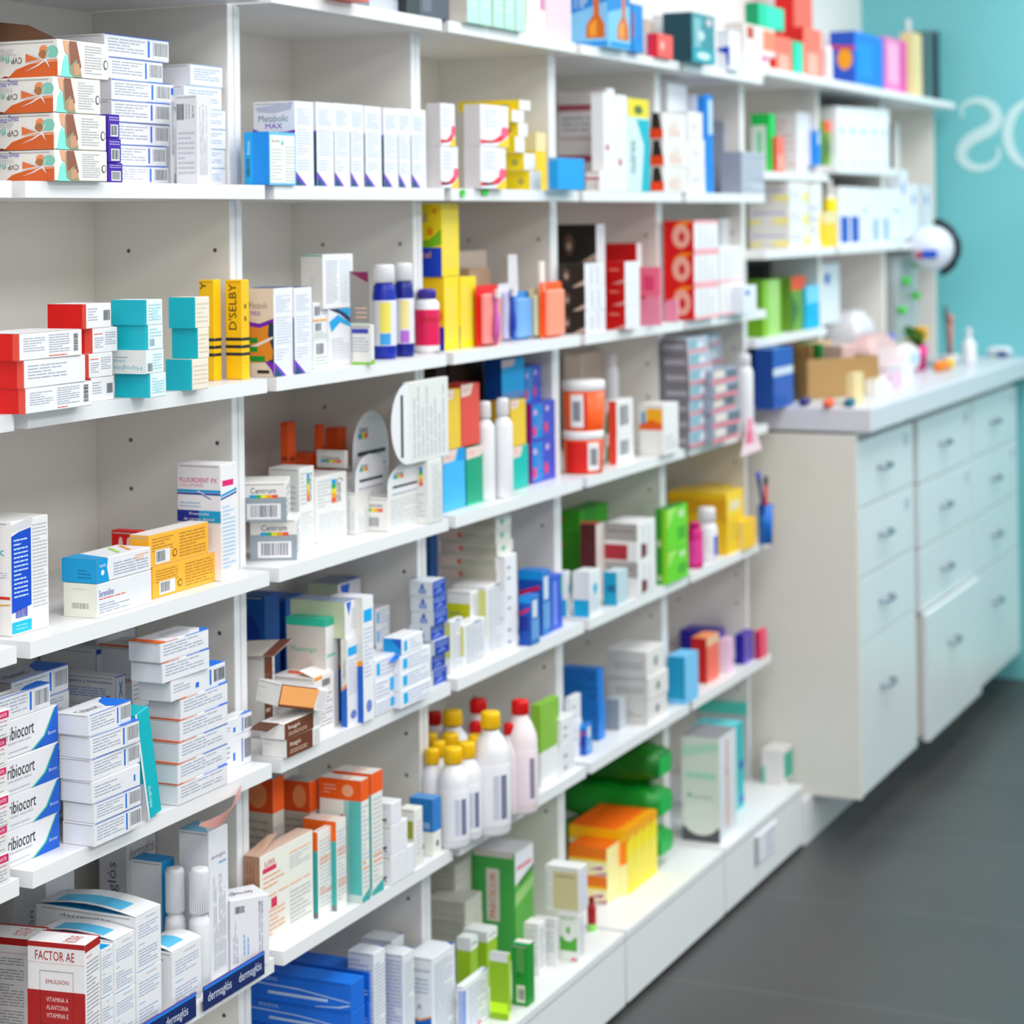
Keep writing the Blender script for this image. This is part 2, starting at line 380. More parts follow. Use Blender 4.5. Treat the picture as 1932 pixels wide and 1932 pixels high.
# ------------------------------------------------------------------ shelving bays
HZ = (1.53, 1.2395, 1.165, .954, .67, .597, .381)
BAYS = ['white shelving bay cut by the photo edge, nearest the camera', 'white shelving bay with the red and turquoise cartons', 'white shelving bay with the purple-cornered cartons in its upper half', 'white shelving bay with the yellow-capped bottles',
        'white shelving bay with the orange tubs', 'white shelving bay beside the drawer cabinets, with the red circle cartons']
for n in range(6):
    x0, x1 = (n-1)*W, n*W
    e = empty('shelving_bay', (x0, 0, 0)); tag(e, BAYS[n], 'shelving unit', 'white shelving bays')
    for sx in (0, 1):
        mb = MB(); a = .0012 if sx == 0 else W-.0172
        mb.box(a, YD, .02, a+.016, YK, ZB['T'], LAM2, .0006); mb.box(a+.0002, YD-.0012, .021, a+.0158, YD+.001, ZB['T']-.001, LAM, .0004); pn = obj('side_panel', mb, e)
        if sx == 1:
            hb = MB()
            for y in (.088, .244):
                for z in HZ: hb.prism([(.0033*cos(t*pi/6), .0033*sin(t*pi/6)) for t in range(12)], .0004, GAP, (a-.0004, y, z), (0, -1, 0), (0, 0, 1))
            ho = obj('peg_holes', hb, pn)
    mb = MB(); mb.box(.0172, YK-.004, .02, W-.0172, YK+.012, ZB['T'], LAM2, .0005); obj('back_panel', mb, e)
    for k, z in ZB.items():
        mb = MB(); gl, gr = .0105, W-.0165
        if k == 'T':
            mb.box(gl, 0, z, gr, YK+.012, z+TH, LAM, .001)
        else:
            pts = [(gl, 0), (gr, 0), (gr, YD-.002), (W-.0178, YD-.002), (W-.0178, YK-.005), (.0178, YK-.005), (.0178, YD-.002), (gl, YD-.002)]
            mb.prism(pts, TH, LAM, (0, 0, z+TH), (1, 0, 0), (0, 1, 0))
        obj('shelf', mb, e)
    mb = MB(); mb.box(.006, YB, .012, W-.007, YD-.002, .1555, LAM, .001); mb.box(.018, YD-.002, .02, W-.018, YK-.005, .1555, LAM, .001)
    mb.box(.004, YB-.0006, .1385, W-.004, YB+.001, .1395, GAP, .0001); obj('plinth', mb, e)
# upper bays over the counter
XB = [3.003, 3.67, 4.36, 5.04]
Z6 = dict(T=1.925, A=1.69, B=1.462, C=1.237)
for n in range(3):
    x0, x1 = XB[n], XB[n+1]; w_ = x1-x0
    e = empty('shelving_bay', (x0, 0, 0)); tag(e, ['white upper shelving bay over the counter, with the bright green frame box', 'white upper shelving bay over the counter, with the rows of white spines', 'white upper shelving bay over the counter, next to the teal wall'][n], 'shelving unit', 'upper shelving bays over the counter')
    for sx in (0, 1):
        mb = MB(); a = .0012 if sx == 0 else w_-.0172; mb.box(a, YD, 1.0885, a+.016, YK, Z6['T'], LAM2, .0006); obj('side_panel', mb, e)
    mb = MB(); mb.box(.0172, YK-.004, 1.088, w_-.0172, YK+.012, Z6['T'], LAM2, .0005); obj('back_panel', mb, e)
    for k in (('T', 'B', 'C'), ('T', 'A', 'B'), ('T', 'B'))[n]:
        z = Z6[k]; mb = MB()
        if k == 'T': mb.box(.001, -.01, z, w_-.001, YK+.012, z+TH, LAM, .001)
        else: mb.box(.0178, .012 if k != 'C' else .04, z, w_-.0178, YK-.005, z+TH, LAM, .001)
        obj('shelf', mb, e)
    if n == 0:
        mb = MB(); mb.box(.0178, .03, 1.665, w_-.0178, YK-.005, 1.665+TH, LAM, .001); obj('shelf', mb, e)
# drawer cabinets
CZ0, CZ1 = .11, 1.02; CY = -.2; CX = [3.07, 3.705, 4.385, 5.06]
DR = [[1.004, .832, .656, .488, CZ0], [1.0, .822, .641, .465, CZ0], [1.0, .822, .641, .465, CZ0]]
CABM = mat('#dfe4e6', .3, noise=.015, scale=20); CABS = mat('#e3e1db', .4, noise=.02, scale=20); HND = mat('#8c98a6', .3, .8)
CL = ['white drawer cabinet at the end of the counter, showing its side panel', 'middle white drawer cabinet under the counter, its deepest drawer slightly pulled out', 'white drawer cabinet under the counter, next to the teal wall']
for n in range(3):
    x0, x1 = CX[n], CX[n+1]-(.055 if n == 0 else .013); w_ = x1-x0; e = empty('drawer_cabinet', (x0, CY, 0)); tag(e, CL[n], 'drawer cabinet', 'drawer cabinets under the counter')
    mb = MB(); mb.box(0, .02, CZ0, w_, .5, CZ1, CABS, .001); mb.box(0 if n else -.066, YB-CY, 0, w_+(.054 if n == 0 else .012), .5, CZ0, LAM, .001)
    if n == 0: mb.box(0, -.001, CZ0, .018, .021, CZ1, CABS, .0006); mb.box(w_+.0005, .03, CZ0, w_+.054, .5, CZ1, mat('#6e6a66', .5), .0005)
    obj('carcass', mb, e)
    for i in range(4):
        zt, zb = DR[n][i]-.002, DR[n][i+1]+.002; out = -.018 if (n == 1 and i == 3) else 0
        xl = .027 if n == 0 else .004; mb = MB(); mb.box(xl, out, zb, w_-.004, .019+out, zt, CABM, .0015)
        if out: mb.box(.02, .019+out, zb+.01, w_-.02, .03, zt-.01, CABS, .001)
        d = obj('drawer', mb, e)
        cx = w_*.44; cz = (zb+zt)/2+(.055 if i == 3 else .0)
        mb = MB(); mb.tube([(cx-.05, out+.002, cz), (cx-.046, out-.016, cz), (cx-.02, out-.022, cz-.002), (cx+.02, out-.022, cz-.002), (cx+.046, out-.016, cz), (cx+.05, out+.002, cz)], .0042, HND); obj('handle', mb, d)
        if i < 2:
            mb = MB(); mb.box(w_-.1, out-.003, zt-.055, w_-.06, out, zt-.025, mat('#b9c4cd', .4), .0005); obj('label_holder', mb, d)
mb = MB(); zc = 1.0265; mb.box(3.076, -.24, zc, 5.118, YK, 1.0868, mat('#dadbe2', .3, noise=.02, scale=15), .003)
o = obj('countertop', mb); tag(o, 'continuous pale grey worktop along the drawer cabinets', 'countertop'); ZS['K'] = 1.0868
# labels, strips and tags fixed to the shelves
def strip(x0, x1, k, label, words, group=None):
    z = ZB[k]+.004; h = .034; p0 = near(x0, None, z, -.004); p1 = near(x1, None, z, -.004); a = p1.x-p0.x
    mb = MB(); mb.box(0, -.002, 0, a, 0, h, 'nvy', .0003)
    fr = lambda u, v, n: (u*a, -.002-n, v*h)
    prints(mb, [('r', '#2c8fe0', 0, .86, 1, 1), ('r', '#6a5ac8', 0, .95, 1, 1)]+[('t', '#dfe6f4', 'dermaglós', u, .18, wd, .5) for u, wd in words], fr)
    o = obj('shelf_label_strip', mb, None, (p0.x, -.0035, ZB[k]+TH-.012)); tag(o, label, 'shelf label', group or 'navy shelf label strips')
strip(383.5, 498, 'E', 'navy lettered label strip at the far end of the shelf holding skin cream cartons', [(.06, .38), (.56, .38)])
strip(150, 369, 'E', 'navy lettered label strip nearer the camera, in front of the skin cream cartons', [(.2, .2), (.46, .2), (.72, .2)])
for i, (xa, xb, ya, yb, l) in enumerate([(871, 878, 358, 371, 'narrow bright green price tag on the shelf edge below the swoosh cartons'), (911, 922, 356, 368, 'wider bright green price tag on the shelf edge below the swoosh cartons')]):
    p = ony(xa, yb, -.004); q = ony(xb, ya, -.004); mb = MB(); mb.box(0, 0, 0, q.x-p.x, .002, q.z-p.z, '#58d048', .0003); mb.box(0, .0, q.z-p.z-.004, q.x-p.x, .0038, q.z-p.z-.002, '#58d048', .0003); tag(obj('price_tag', mb, None, p), l, 'price tag', 'green price tags')
# ------------------------------------------------------------------ printed designs (face fractions; F front, L side, T top)
DES = {}
def D(n, c='w', F=(), L=(), T=(), s='#b9b6b2'): DES[n] = dict(c=c, F=list(F), L=list(L), T=list(T), s=s)
I, G = 'ink', '#c4c7ce'
D('plain'); D('plain2', 'w2')
orgL = [('p', '#e9a184', [(.55, .12), (.62, .36), (.8, .45), (1, .48), (1, .12)]), ('p', '#cf6a44', [(.3, 0), (.42, .22), (.62, .36), (1, .4), (1, 0)]), ('p', '#7a3f34', [(.2, 0), (.27, .06), (.36, 0)]), ('c', '#e8956f', .81, .72, .06, .13), ('c', '#a9754f', .8, .6, .06, .12), ('c', '#8cc9b8', .93, .66, .085, .17), ('p', '#d97a54', [(.56, .64), (.56, .4), (.8, .45), (.72, .5)]),
 ('p', 'w', [(.55, .4), (.8, .48), (1, .5), (1, .47), (.8, .45)]), ('p', 'w', [(.55, .16), (.7, .3), (.84, .47), (.86, .45), (.72, .28)]), ('p', 'w', [(.8, .47), (.72, .6), (.6, .66), (.7, .58)]), ('p', 'w', [(.82, .47), (.9, .72), (.88, .6)]), ('p', 'w', [(.82, .46), (.9, .22), (.86, .44)]), ('t', '#4a4440', 'CVP', .36, .38, .15, .17, 180), ('t', '#6ebcae', 'flebo', .06, .42, .28, .17, 180), ('l', G, .1, .6, .45, .8, 3)]
orgF = [('p', '#8fe0d4', [(.06, 0), (.1, .45), (.16, .62), (.22, .3), (.42, .28), (.46, 0)]), ('p', '#94967c', [(.22, .1), (.18, .9), (.36, .98), (.46, 0), (.3, 0)]), ('p', '#8d5a4a', [(.24, .3), (.22, .98), (.36, .98), (.45, .3), (.4, .18), (.36, .5)]), ('p', '#e3a98a', [(.1, .98), (.2, .98), (.2, .6), (.14, .66)]), ('p', '#c79a7c', [(.3, .05), (.3, .35), (.4, .4), (.44, .1)]), ('l', G, .52, .12, .86, .92, 11), ('c', 'blk', .93, .42, .04, .13), ('c', 'w', .93, .42, .03, .1)]
D('cvp', '#e9e6e1', orgF, orgL)
D('cvp2', '#e9e6e1', orgF, orgL+[('t', '#5a62b8', 'Dmaz', .22, .76, .14, .16, 0), ('t', '#5a62b8', 'Dmaz', .38, .8, .14, .16, 0)])
D('bar', 'w', [('l', I, .05, .22, .62, .88, 5), ('r', 'blue', .66, .14, .69, .88), ('r', 'w', .74, .1, .98, .94), ('b', '#55585f', .75, .24, .97, .84), ('r', '#2b6fd0', .0, .97, 1, 1)], [], [('p', '#2f7de0', [(.55, .2), (.75, .7), (1, .9), (1, 0), (.62, 0)]), ('t', '#7b8290', 'Tribiocort', .05, .25, .45, .3)])
D('nobar', 'w', [('l', I, .05, .2, .9, .85, 6), ('r', '#2b6fd0', .55, .97, 1, 1)])
D('barU', 'w', [('l', I, .05, .22, .6, .8, 4), ('r', 'blue', .86, .3, .89, .6)])
D('tri', 'w', [('p', '#1f66c8', [(.62, 0), (.8, .3), (.95, .95), (1, 1), (1, 0)]), ('p', '#3fb79a', [(.58, 0), (.78, .3), (.945, .95), (.96, .95), (.8, .28), (.62, 0)]), ('t', '#2a2a30', 'Tribiocort', .15, .46, .48, .36), ('l', G, .06, .32, .6, .44, 1), ('l', G, .25, .1, .55, .2, 1), ('t', '#cfe0f6', 'Biosmer', .84, .26, .13, .1)], [], [('l', G, .1, .2, .8, .6, 3)])
D('ant', 'w', [('r', '#2b55b4', 0, 0, .04, 1), ('r', '#2b55b4', .04, .96, 1, 1), ('p', '#4a80d0', [(.35, .78), (.65, .2), (.72, .2), (.42, .78)]), ('p', '#4a80d0', [(.62, .78), (.32, .2), (.39, .2), (.7, .78)])], [('t', '#3a5aa8', 'Antalgésico y Antimicótico', .05, .68, .9, .16), ('l', '#8aa0d0', .2, .2, .85, .58, 4), ('c', '#d86a70', .88, .22, .045, .09)])
D('orw', 'w', [('l', I, .06, .28, .9, .88, 4), ('r', '#2b7be0', .5, .96, 1, 1), ('r', '#e8702a', 0, .97, .35, 1)], [('r', '#e8702a', 0, .97, 1, 1)], [('r', '#e8702a', 0, 0, .12, 1), ('c', 'lg', .55, .4, .25, .3), ('p', '#2b7be0', [(.8, 0), (1, .3), (1, 0)])])
D('orb', 'w', [('l', I, .05, .35, .35, .8, 3), ('r', 'blue', .44, .25, .5, .5), ('r', 'blue', .7, .12, .73, .86), ('b', '#55585f', .78, .2, .98, .8)], [('r', '#e8702a', 0, .97, 1, 1)], [('r', '#e8702a', 0, 0, .12, 1), ('p', '#2b7be0', [(.6, 0), (1, .5), (1, 0)])])
D('vit', 'w2', [], [('r', '#e8702a', .16, .05, .24, .95), ('t', '#4a4a50', 'Vitacortil', .3, .25, .62, .5)])
D('pink', '#e9e7e4', [('r', '#d23a6e', .62, .7, .97, .95), ('t', 'w', 'IMPORTANTE', .66, .76, .28, .12), ('l', '#d27a98', .6, .55, .95, .65, 1), ('l', I, .5, .08, .95, .5, 4)])
D('leant', '#1cb3bd', [('t', '#d7f2f2', 'febrigrip', .2, .1, .25, .2, 90), ('r', 'w', 0, 0, .12, 1)], [('t', '#1cb3bd', 'septil', .3, .02, .4, .18, 90), ('r', 'w2', 0, 0, 1, .35)])
D('whb', 'w', [('r', 'blue', .1, .9, .5, .97), ('m', I, .2, .3, .6, .85, 3), ('h', '#55585f', .6, .02, .9, .12)])
D('fgr', '#e4e3e4', [('m', G, .15, .1, .7, .9, 6)], [('b', '#55585f', .05, .72, .4, .9), ('m', I, .45, .73, .7, .9, 2), ('t', '#8a8c94', 'fgrmx', .75, .74, .14, .14, 90), ('l', G, .1, .1, .9, .6, 9)])
D('prp', 'pur', [('l', '#cfc4ea', .1, .72, .9, .92, 2), ('r', 'w', .2, .08, .85, .58), ('b', 'blk', .26, .14, .8, .54)])
D('cyl', 'w', [('l', '#a8bcd0', .1, .25, .9, .85, 5), ('r', '#9cc4e8', 0, .97, 1, 1)])
D('red', '#f0eff0', [('l', I, .06, .3, .4, .85, 6), ('l', I, .46, .2, .8, .92, 8), ('h', '#44474e', .86, .2, .93, .88), ('l', '#e0564c', .46, .06, .75, .15, 1)], [('r', 'red', 0, 0, 1, 1), ('r', '#e8645a', .87, 0, 1, 1)], [('r', '#e9e9eb', 0, 0, 1, 1)])
D('red2', '#f0eff0', [('l', I, .06, .3, .7, .85, 5)], [('r', 'red', 0, 0, 1, 1), ('r', '#e8645a', .87, 0, 1, 1)])
D('red3', '#f0eff0', [('l', '#e0564c', .06, .72, .4, .82, 1), ('l', I, .08, .2, .42, .66, 5), ('l', I, .5, .3, .92, .85, 6)], [('r', 'red', 0, 0, 1, 1), ('r', '#e8645a', .8, 0, 1, 1)])
D('red4', '#f0eff0', [('l', I, .06, .3, .45, .85, 5), ('b', '#44474e', .68, .3, .94, .72)], [('r', 'red', 0, 0, 1, 1), ('r', '#e8645a', .9, 0, 1, 1)])
D('tea', '#e6f2f5', [('l', '#a8cfd8', .1, .15, .9, .85, 6), ('c', '#bfe0e6', .5, .45, .2, .25)], [('r', 'teal', 0, 0, 1, 1), ('r', '#28c2d0', .94, 0, 1, 1)])
D('teb', '#e6f2f5', [('l', '#a8cfd8', .1, .5, .9, .9, 3), ('b', '#8ab', .1, .15, .4, .45)], [('r', 'teal', 0, 0, 1, 1), ('r', '#28c2d0', .9, 0, 1, 1)])
D('tew', '#e6f2f5', [('l', '#a8cfd8', .4, .15, .9, .85, 6), ('b', '#6a7680', .08, .1, .35, .45)], [('r', '#e6e8e6', 0, 0, 1, 1), ('t', '#68b8c8', 'Hipoglós', .1, .14, .78, .24, 180), ('t', '#68b8c8', 'crema', .12, .5, .3, .1, 180), ('l', '#7a8890', .15, .66, .5, .74, 1)])
D('teq', '#efe6d8', [('l', '#e0d2be', .1, .15, .9, .85, 5)], [('r', 'teal', 0, 0, 1, 1), ('r', '#28c2d0', .95, 0, 1, 1)])
bands = [('r', '#1d2633', 0, .24, 1, .27), ('r', '#1d2633', 0, .315, 1, .345), ('r', '#1d2633', 0, .39, 1, .42)]
D('dsb', 'yel', bands+[('l', '#8a7a30', .3, .55, .6, .8, 2)], bands+[('t', '#26262a', "D'SELBY", .2, .5, .48, .46, 90)], s='#d6a512')
D('dsb2', 'yel', bands, bands+[('t', '#26262a', 'Y', .1, .9, .4, .08, 90)], s='#d6a512')
D('benz', '#eceae8', [('p', '#1455c0', [(.0, .2), (.0, .87), (.2, .9), (.52, .92), (.52, .24)]), ('r', '#12b4d0', 0, .02, .52, .12), ('l', '#cfe0f6', .06, .32, .44, .85, 14), ('l', G, .56, .2, .96, .95, 24), ('b', '#4a55b8', .1, .15, .42, .23), ('l', '#8edcec', .1, .04, .4, .1, 2)], [('t', '#27a5b4', 'IN X', .5, .7, .42, .05), ('l', I, .4, .5, .95, .56, 3), ('r', '#c8402c', .3, .32, .98, .345), ('p', '#d8963a', [(.3, .24), (.98, .28), (.98, .27), (.3, .22)])])
D('sblu', 'w', [('p', '#3b9bd0', [(0, 0), (0, 1), (.2, 1), (.18, .6), (.22, 0)]), ('t', 'w', 'sensilis', .05, .66, .11, .14), ('c', 'w', .1, .42, .03, .12), ('l', I, .3, .15, .95, .75, 5), ('l', '#f0b080', .7, .55, .95, .85, 3)], [('r', '#3ba0d4', 0, 0, 1, 1), ('l', '#2f6f9c', .45, .15, .85, .6, 3)], [('p', '#3b9bd0', [(0, 0), (0, 1), (.3, 1), (.18, 0)]), ('p', '#a8d468', [(.5, .2), (.7, .8), (.76, .8), (.56, .2)]), ('p', '#f0a060', [(.7, .2), (.9, .8), (.96, .8), (.76, .2)])])
D('scr', 'w', [('t', '#5a5cb0', 'Serenidine', .04, .6, .26, .2), ('l', '#e0685c', .04, .5, .52, .58, 1), ('l', I, .04, .1, .6, .42, 4)], [('r', '#ecece0', 0, 0, 1, 1), ('b', '#9a9a92', .25, .25, .75, .42), ('l', G, .28, .8, .7, .86, 1)])
D('ylb', 'amb', [('l', '#b08040', .05, .45, .4, .9, 5), ('l', '#b08040', .5, .1, .95, .9, 8), ('r', 'w', .1, .08, .34, .5), ('b', 'blk', .12, .14, .26, .46), ('c', 'blk', .42, .3, .035, .12), ('c', 'amb', .42, .3, .025, .09)], [('r', 'amb', .9, 0, 1, 1)], [('r', '#efe9e4', 0, 0, 1, 1)])
D('fluo', '#efedf0', [('r', 'mag', .1, .81, .8, .86), ('p', '#2a9fd0', [(0, .74), (1, .78), (1, .76), (0, .72)]), ('p', '#2a3f98', [(0, .71), (1, .75), (1, .735), (0, .695)]), ('l', '#b8d4ec', .1, .1, .9, .65, 16)], [('t', '#c83a64', 'FLUORDENT PX', .06, .84, .86, .04), ('t', '#d88a9c', 'COLUTORIO', .06, .8, .55, .028), ('r', '#2a9fd0', 0, .755, 1, .778), ('r', '#2a3f98', 0, .735, 1, .75), ('p', '#eceaee', [(.45, .77), (.5, .77), (.78, .71), (.7, .71)]), ('p', '#2a3f98', [(.5, .75), (.55, .75), (.8, .7), (.76, .7)]), ('l', '#a8c8e0', .06, .62, .55, .68, 2), ('r', '#2d3a90', 0, .5, .5, .6), ('r', '#1fa0cc', .5, .5, 1, .6), ('t', 'w', 'Prevención', .28, .56, .45, .025), ('t', 'w', 'de caries dental', .15, .515, .7, .025)])
D('redc', 'red', [('t', '#f4d8d4', 'VINC', .1, .2, .8, .4)], [('t', '#f4d8d4', 'VINC VINC', .1, .1, .8, .35), ('c', '#f4d8d4', .35, .75, .08, .14), ('c', '#f4d8d4', .65, .75, .08, .14)])
D('fact', '#f0eeee', [('r', 'dred', 0, .945, 1, 1), ('l', '#a9a7ae', .1, .06, .9, .88, 30), ('l', '#c88', .1, .9, .9, .92, 1)], [('r', 'dred', 0, .965, 1, 1), ('r', 'dred', 0, 0, 1, .665), ('t', 'dred', 'FACTOR AE', .14, .875, .68, .065), ('r', '#c8898a', .0, .855, 1, .857), ('t', '#b05a58', 'EMULSIÓN', .32, .715, .4, .035), ('t', '#f0d8d4', 'VITAMINA A', .33, .59, .38, .032), ('t', '#f0d8d4', 'ALANTOINA', .33, .535, .38, .032), ('t', '#f0d8d4', 'VITAMINA E', .33, .48, .38, .032), ('r', '#4a2024', .22, .8, .8, .803), ('r', '#4a2024', .22, .43, .8, .433), ('r', '#4a2024', .22, .43, .224, .803), ('r', '#4a2024', .796, .43, .8, .803)], [('t', '#c85a5c', 'FACTOR AE', .12, .2, .6, .22), ('r', 'dred', .94, 0, 1, 1)])
D('fac2', '#f0eeee', [('r', 'dred', 0, .945, 1, 1)], [('r', 'dred', 0, .945, 1, 1), ('l', '#a9a7ae', .1, .06, .9, .85, 34), ('r', '#c8898a', .0, .88, 1, .883)], [('t', '#c85a5c', 'FACTOR AE', .2, .15, .6, .25, 270), ('r', 'dred', .9, 0, 1, 1)])
D('derm', '#efeff1', [('l', '#b4bbd2', .1, .58, .9, .84, 5), ('l', '#8ac0ea', .1, .46, .35, .5, 1), ('l', '#b4bbd2', .1, .08, .85, .4, 6), ('l', G, .4, .9, .8, .95, 1)], [('t', '#7a7c90', 'dermaglós', .25, .82, .5, .08)], [('p', '#2aa0d8', [(.05, 0), (.05, 1), (.6, 1), (.75, 0)])])
D('demu', '#f0f0f2', [('r', '#1ea0dc', 0, .0, 1, 1)], [('t', '#3a90c0', 'emulsión', .52, .12, .1, .5, 90), ('l', G, .7, .1, .8, .7, 1)], [('r', '#1ea0dc', 0, 0, 1, 1)])
D('dtal', '#ededf0', [('t', '#8a8ca4', 'dermaglós', .1, .8, .75, .035), ('l', '#8ab8e0', .5, .75, .9, .79, 1), ('m', G, .2, .06, .85, .7, 7)], [('t', '#7aa8c8', 'emulsión', .55, .3, .12, .3, 90), ('m', G, .7, .3, .85, .55, 2)], [('p', '#8cc4e0', [(0, 0), (1, 1), (0, 1)])])
D('dbig', '#e9e9ee', [('t', '#70727f', 'dermaglós', .08, .7, .84, .13), ('l', G, .3, .4, .8, .5, 2)], [('t', '#5c5e70', 'dermaglós', .3, .1, .42, .62, 90)])
D('dbk', '#e9e9ee', [('t', '#70727f', 'dermaglós', .12, .7, .78, .11), ('l', '#8ab', .25, .4, .7, .5, 2), ('p', '#2aa0d8', [(.3, 1), (.95, 1), (.95, .96)])], [('t', '#3a90c0', 'emulsión', .45, .2, .16, .5, 90)])
D('drot', '#ededf1', [('b', '#5a5c74', .12, .8, .36, .9), ('m', I, .05, .1, .2, .7, 3), ('m', '#8ab8e0', .3, .2, .5, .5, 2), ('m', I, .72, .1, .84, .94, 2), ('t', '#8a8c9c', 'G LOT', .72, .76, .12, .16, 90)], [], [('t', '#4a4c60', 'dermaglós', .05, .3, .7, .35, 180)])
D('line', '#1f95d8', [('r', '#7fc0ea', 0, 0, 1, 1), ('r', '#f3f3ee', .04, .04, .96, .94), ('t', '#55605a', 'lactea', .1, .8, .3, .07), ('p', 'teal', [(.44, .76), (.5, .88), (.54, .76)]), ('l', '#c4ccc4', .08, .08, .5, .7, 10), ('l', '#c4ccc4', .6, .06, .95, .75, 12)], [('r', '#17a0d8', 0, 0, .35, 1), ('r', '#1f90dc', .35, 0, 1, 1), ('h', '#31404c', .08, .15, .22, .5), ('t', '#c8e8f8', 'lineas', .1, .58, .14, .25, 90)])
metF = [('l', '#b9c4d6', .12, .72, .85, .92, 9), ('l', '#cbd4e2', .12, .36, .85, .68, 10), ('l', '#d2d9e6', .12, .18, .75, .32, 4), ('p', '#7a4cc0', [(0, .0), (0, .17), (.6, 0)]), ('p', '#24506a', [(.0, 0), (.08, .1), (.42, 0)])]
D('met', '#eeeef4', metF, [('p', '#c2c4d4', [(.05, .93), (.95, .99), (.9, .9), (.5, .86), (.12, .88)]), ('t', '#6a8498', 'Metabolic', .14, .76, .7, .08), ('t', '#6a3cae', 'MAX', .3, .68, .4, .06), ('p', '#6a3cae', [(0, .68), (.2, .64), (.8, .64), (1, .66), (1, .62), (0, .6)]), ('p', '#24506a', [(0, .6), (1, .62), (1, 0), (0, 0)]), ('r', '#d8d3cc', 0, 0, .75, .6)])
D('met2', '#eeeef4', metF, [('r', '#e2d6c8', 0, 0, 1, 1), ('t', '#8a7f86', 'Metabolic', .0, .77, .75, .07), ('t', '#6a3cae', 'MAX', .05, .69, .4, .055), ('p', '#7a3cb4', [(0, .62), (.4, .6), (1, .66), (1, .61), (.4, .55), (0, .57)]), ('r', '#1d3a56', .75, .16, 1, .61), ('p', '#d8904c', [(0, .57), (.4, .55), (.8, .59), (.76, .48), (.84, .4), (.96, .3), (.94, .2), (.5, .16), (0, .16)]), ('p', '#e8e4e0', [(0, .34), (.96, .46), (.97, .43), (0, .3)]), ('r', 'grn', 0, .38, .32, .44), ('r', 'grn', 0, .28, .32, .34), ('r', 'grn', 0, .17, .62, .235), ('p', '#7a3cb4', [(.6, .18), (1, .16), (1, 0), (.9, .08)]), ('r', 'blk', .3, .04, .8, .075)], [('r', '#5c6a90', 0, 0, 1, 1)])
D('grwh', '#eeeef0', [('l', I, .1, .1, .48, .9, 18), ('l', '#c4d4e0', .55, .1, .95, .9, 16)], [('r', '#dcd8d2', 0, 0, 1, 1), ('r', 'gtl', 0, .975, 1, 1), ('m', G, .4, .2, .6, .6, 2)])
D('swsh', 'w', [('p', '#1b2f5c', [(0, 1), (.5, 1), (1, .82), (1, .72), (.5, .9)]), ('p', '#2aa5dc', [(.4, 1), (1, 1), (1, .84)]), ('p', '#2aa5dc', [(0, .78), (.4, .9), (1, .72), (1, .66), (.5, .76), (.1, .6)]), ('l', G, .1, .1, .9, .5, 8)])
D('yend', 'w', [('b', '#7a7c84', .05, .3, .25, .8), ('l', I, .35, .3, .7, .8, 3), ('r', 'amb', .8, 0, 1, 1), ('r', 'amb', 0, 0, .8, .1)])
D('wbar', 'w', [('b', '#7a7c84', .1, .5, .4, .9), ('l', '#9ab89a', .05, .1, .9, .45, 3)])
D('maro', '#e4ddd6', [('r', '#efefee', 0, 0, 1, 1)], [('p', '#7a1a50', [(0, .98), (.95, .98), (.95, .78)]), ('l', '#e8c4ac', .3, .1, .9, .35, 3), ('r', '#d8e4c8', 0, 0, 1, .03)])
D('gpur', '#e8e6e2', [('r', '#86c43c', 0, 0, 1, .12)], [('r', '#4a50a8', .0, .78, .85, .9), ('l', I, .05, .3, .9, .7, 5), ('r', '#86c43c', 0, 0, 1, .06)])
rnb = lambda u, v, w, h: [('r', c, u+w*i/5, v, u+w*(i+1)/5, v+h) for i, c in enumerate(['#2a9fd8', '#3aa860', '#e8d83a', '#f0a040', '#e0604a'])]
rnv = lambda u, v, w, h: [('r', c, u, v+h*(4-i)/5, u+w, v+h*(5-i)/5) for i, c in enumerate(['#2a9fd8', '#3aa860', '#e8d83a', '#f0a040', '#e0604a'])]
D('cen', '#ecebe8', [('l', I, .05, .1, .9, .9, 5)], [('r', '#9ba3ab', 0, 0, 1, .62), ('t', 'blk', 'Centrum', .24, .72, .54, .14)]+rnb(.22, .6, .6, .08)+[('r', 'w', .16, .06, .88, .46), ('b', '#5c6068', .24, .12, .8, .42)])
D('cenv', '#ecebe8', [('l', G, .08, .08, .92, .44, 10), ('t', 'blk', 'Centrum', .66, .56, .2, .36, 270), ('l', G, .06, .52, .5, .95, 8)]+rnv(.5, .56, .14, .36), [('l', G, .1, .1, .9, .8, 10)])
D('cenh', '#dddcd9', [('l', G, .1, .1, .9, .4, 2)], [('t', 'blk', 'Centrum', .2, .48, .6, .2)]+rnb(.16, .32, .7, .14))
D('cenb', '#e9e8e4', [('l', G, .06, .06, .94, .94, 12)], [('t', 'blk', 'Centrum', .1, .72, .68, .12)]+rnb(.08, .58, .72, .1)+[('b', '#7c8088', .2, .15, .65, .42)])
D('cenp', '#e6e6e3', [('m', G, .08, .06, .92, .94, 8)], [('m', G, .6, .1, .95, .9, 3)])
D('cend', '#e6e6e3', [('m', G, .3, .06, .92, .94, 4)], [('l', G, .1, .1, .9, .5, 6)]+rnv(.7, .6, .12, .3))
D('orx', '#e8640c', [('l', '#7a3808', .2, .4, .8, .7, 3)], [('l', '#7a3808', .2, .45, .8, .7, 3)], s='#b84a08')
D('brw', '#f1efec', [('r', '#6a3a28', 0, 0, .76, 1), ('t', '#f0e4dc', 'bagó', .1, .5, .3, .3), ('l', '#d8c0b0', .1, .15, .6, .4, 2), ('l', G, .8, .1, .97, .9, 9)], [('l', I, .1, .65, .45, .72, 1), ('l', I, .1, .3, .2, .36, 1)], [('l', G, .1, .2, .9, .8, 8)])
